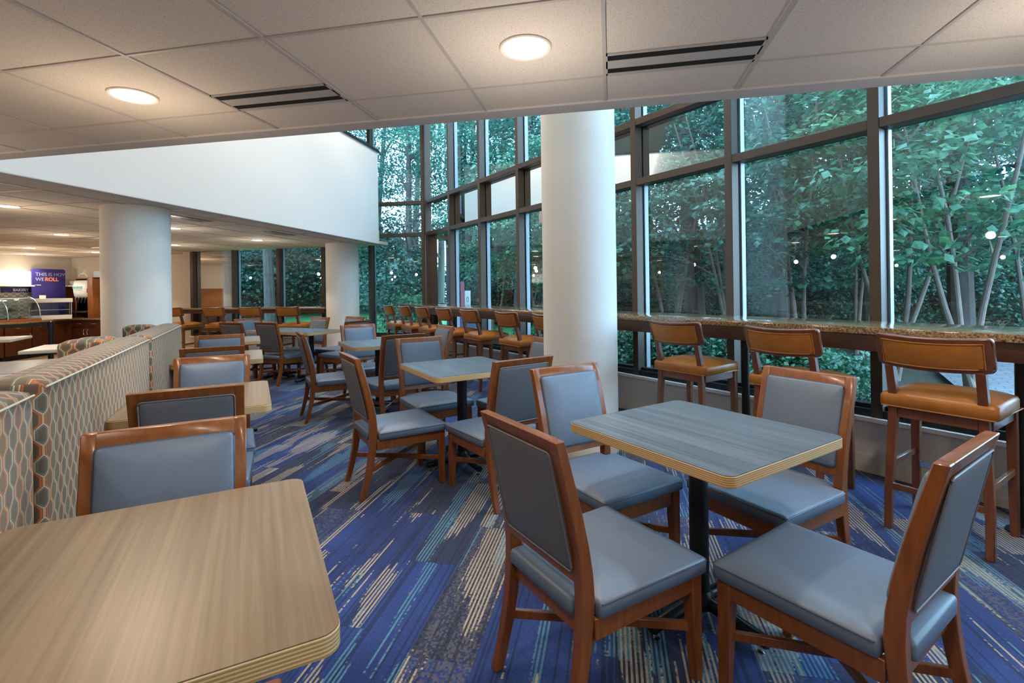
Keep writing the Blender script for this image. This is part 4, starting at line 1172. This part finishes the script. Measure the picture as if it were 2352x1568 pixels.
# things standing on the lawn
x, y = polar(107.0, 10.9)
t = thing('signpost', 'pink-red post outside with a white notice box on its side', 'post', (x, y, gz(x,y)-.02), R(107-90))
MB().box(-.045,.045,-.045,.045,0,1.58).build('post', M['red_post'], t, bevel=.004)
nb = MB().box(.046,.175,-.06,.06,1.02,1.38).build('notice_box', M['white_plastic'], t, bevel=.005)
MB().tube([(.11+.022*math.cos(k*PI/8),-.0615,1.19+.055*math.sin(k*PI/8)) for k in range(16)], .006, 6, closed=True).build('oval_mark', M['sign_navy'], nb)
x, y = polar(106.6, 10.3)
t = thing('covered_grill', 'low blue-grey covered box standing outside by the pink post', 'cover', (x, y, gz(x,y)-.02), R(15))
secs = [[(-.28,-.22,0),(.30,-.22,0),(.30,.22,0),(-.28,.22,0)],[(-.28,-.22,.80),(.30,-.22,.80),(.30,.22,.80),(-.28,.22,.80)],[(-.27,-.12,1.04),(.18,-.12,1.04),(.18,.2,1.04),(-.27,.2,1.04)]]
MB().loft(secs).build('cover', M['cover_blue'], t, bevel=.02)
# lettering becomes plain mesh
dg = bpy.context.evaluated_depsgraph_get()
for o in [o for o in COL.objects if o.type == 'FONT']:
    me = bpy.data.meshes.new_from_object(o.evaluated_get(dg)); n = bpy.data.objects.new('lettering_mesh', me)
    COL.objects.link(n); n.parent = o.parent; n.matrix_local = o.matrix_local.copy()
    bpy.data.objects.remove(o); n.name = 'lettering'
# ------------------------------------------------------------------ sky, camera, render look
w = bpy.data.worlds.new('World'); SC.world = w; w.use_nodes = True
bg = w.node_tree.nodes['Background']; bg.inputs['Color'].default_value = (.50,.74,1.0,1); bg.inputs['Strength'].default_value = 11.0
cam = bpy.data.cameras.new('camera'); co = bpy.data.objects.new('camera', cam); COL.objects.link(co)
F, CY, ROLL, YAW = 1132.85, 663.494, -.0139, .1966
cam.sensor_fit = 'HORIZONTAL'; cam.sensor_width = 36.0; cam.lens = 36.0*F/2352
cr, sr = math.cos(ROLL), math.sin(ROLL)
right = Vector((math.cos(YAW), math.sin(YAW), 0)); fwd = Vector((-math.sin(YAW), math.cos(YAW), 0)); up = Vector((0,0,1))
rx = right*cr + up*sr; uy = up*cr - right*sr
Mx = Matrix((rx, uy, -fwd)).transposed().to_4x4(); Mx.translation = (0,0,EYE)
co.matrix_world = Mx
cam.shift_x = 0.0; cam.shift_y = -(784-CY)/2352
cam.clip_start = .02; cam.clip_end = 200
SC.camera = co
SC.view_settings.view_transform = 'Standard'; SC.view_settings.look = 'None'; SC.view_settings.gamma = 1.0
SC.view_settings.use_curve_mapping = False; SC.view_settings.exposure = 0.5
cy = SC.cycles
cy.use_denoising = True
cy.max_bounces = 8; cy.diffuse_bounces = 3; cy.glossy_bounces = 3; cy.transparent_max_bounces = 16; cy.transmission_bounces = 2
cy.caustics_reflective = False; cy.caustics_refractive = False
cy.sample_clamp_indirect = 6.0; cy.use_light_tree = True
cy.use_adaptive_sampling = True; cy.adaptive_threshold = .02
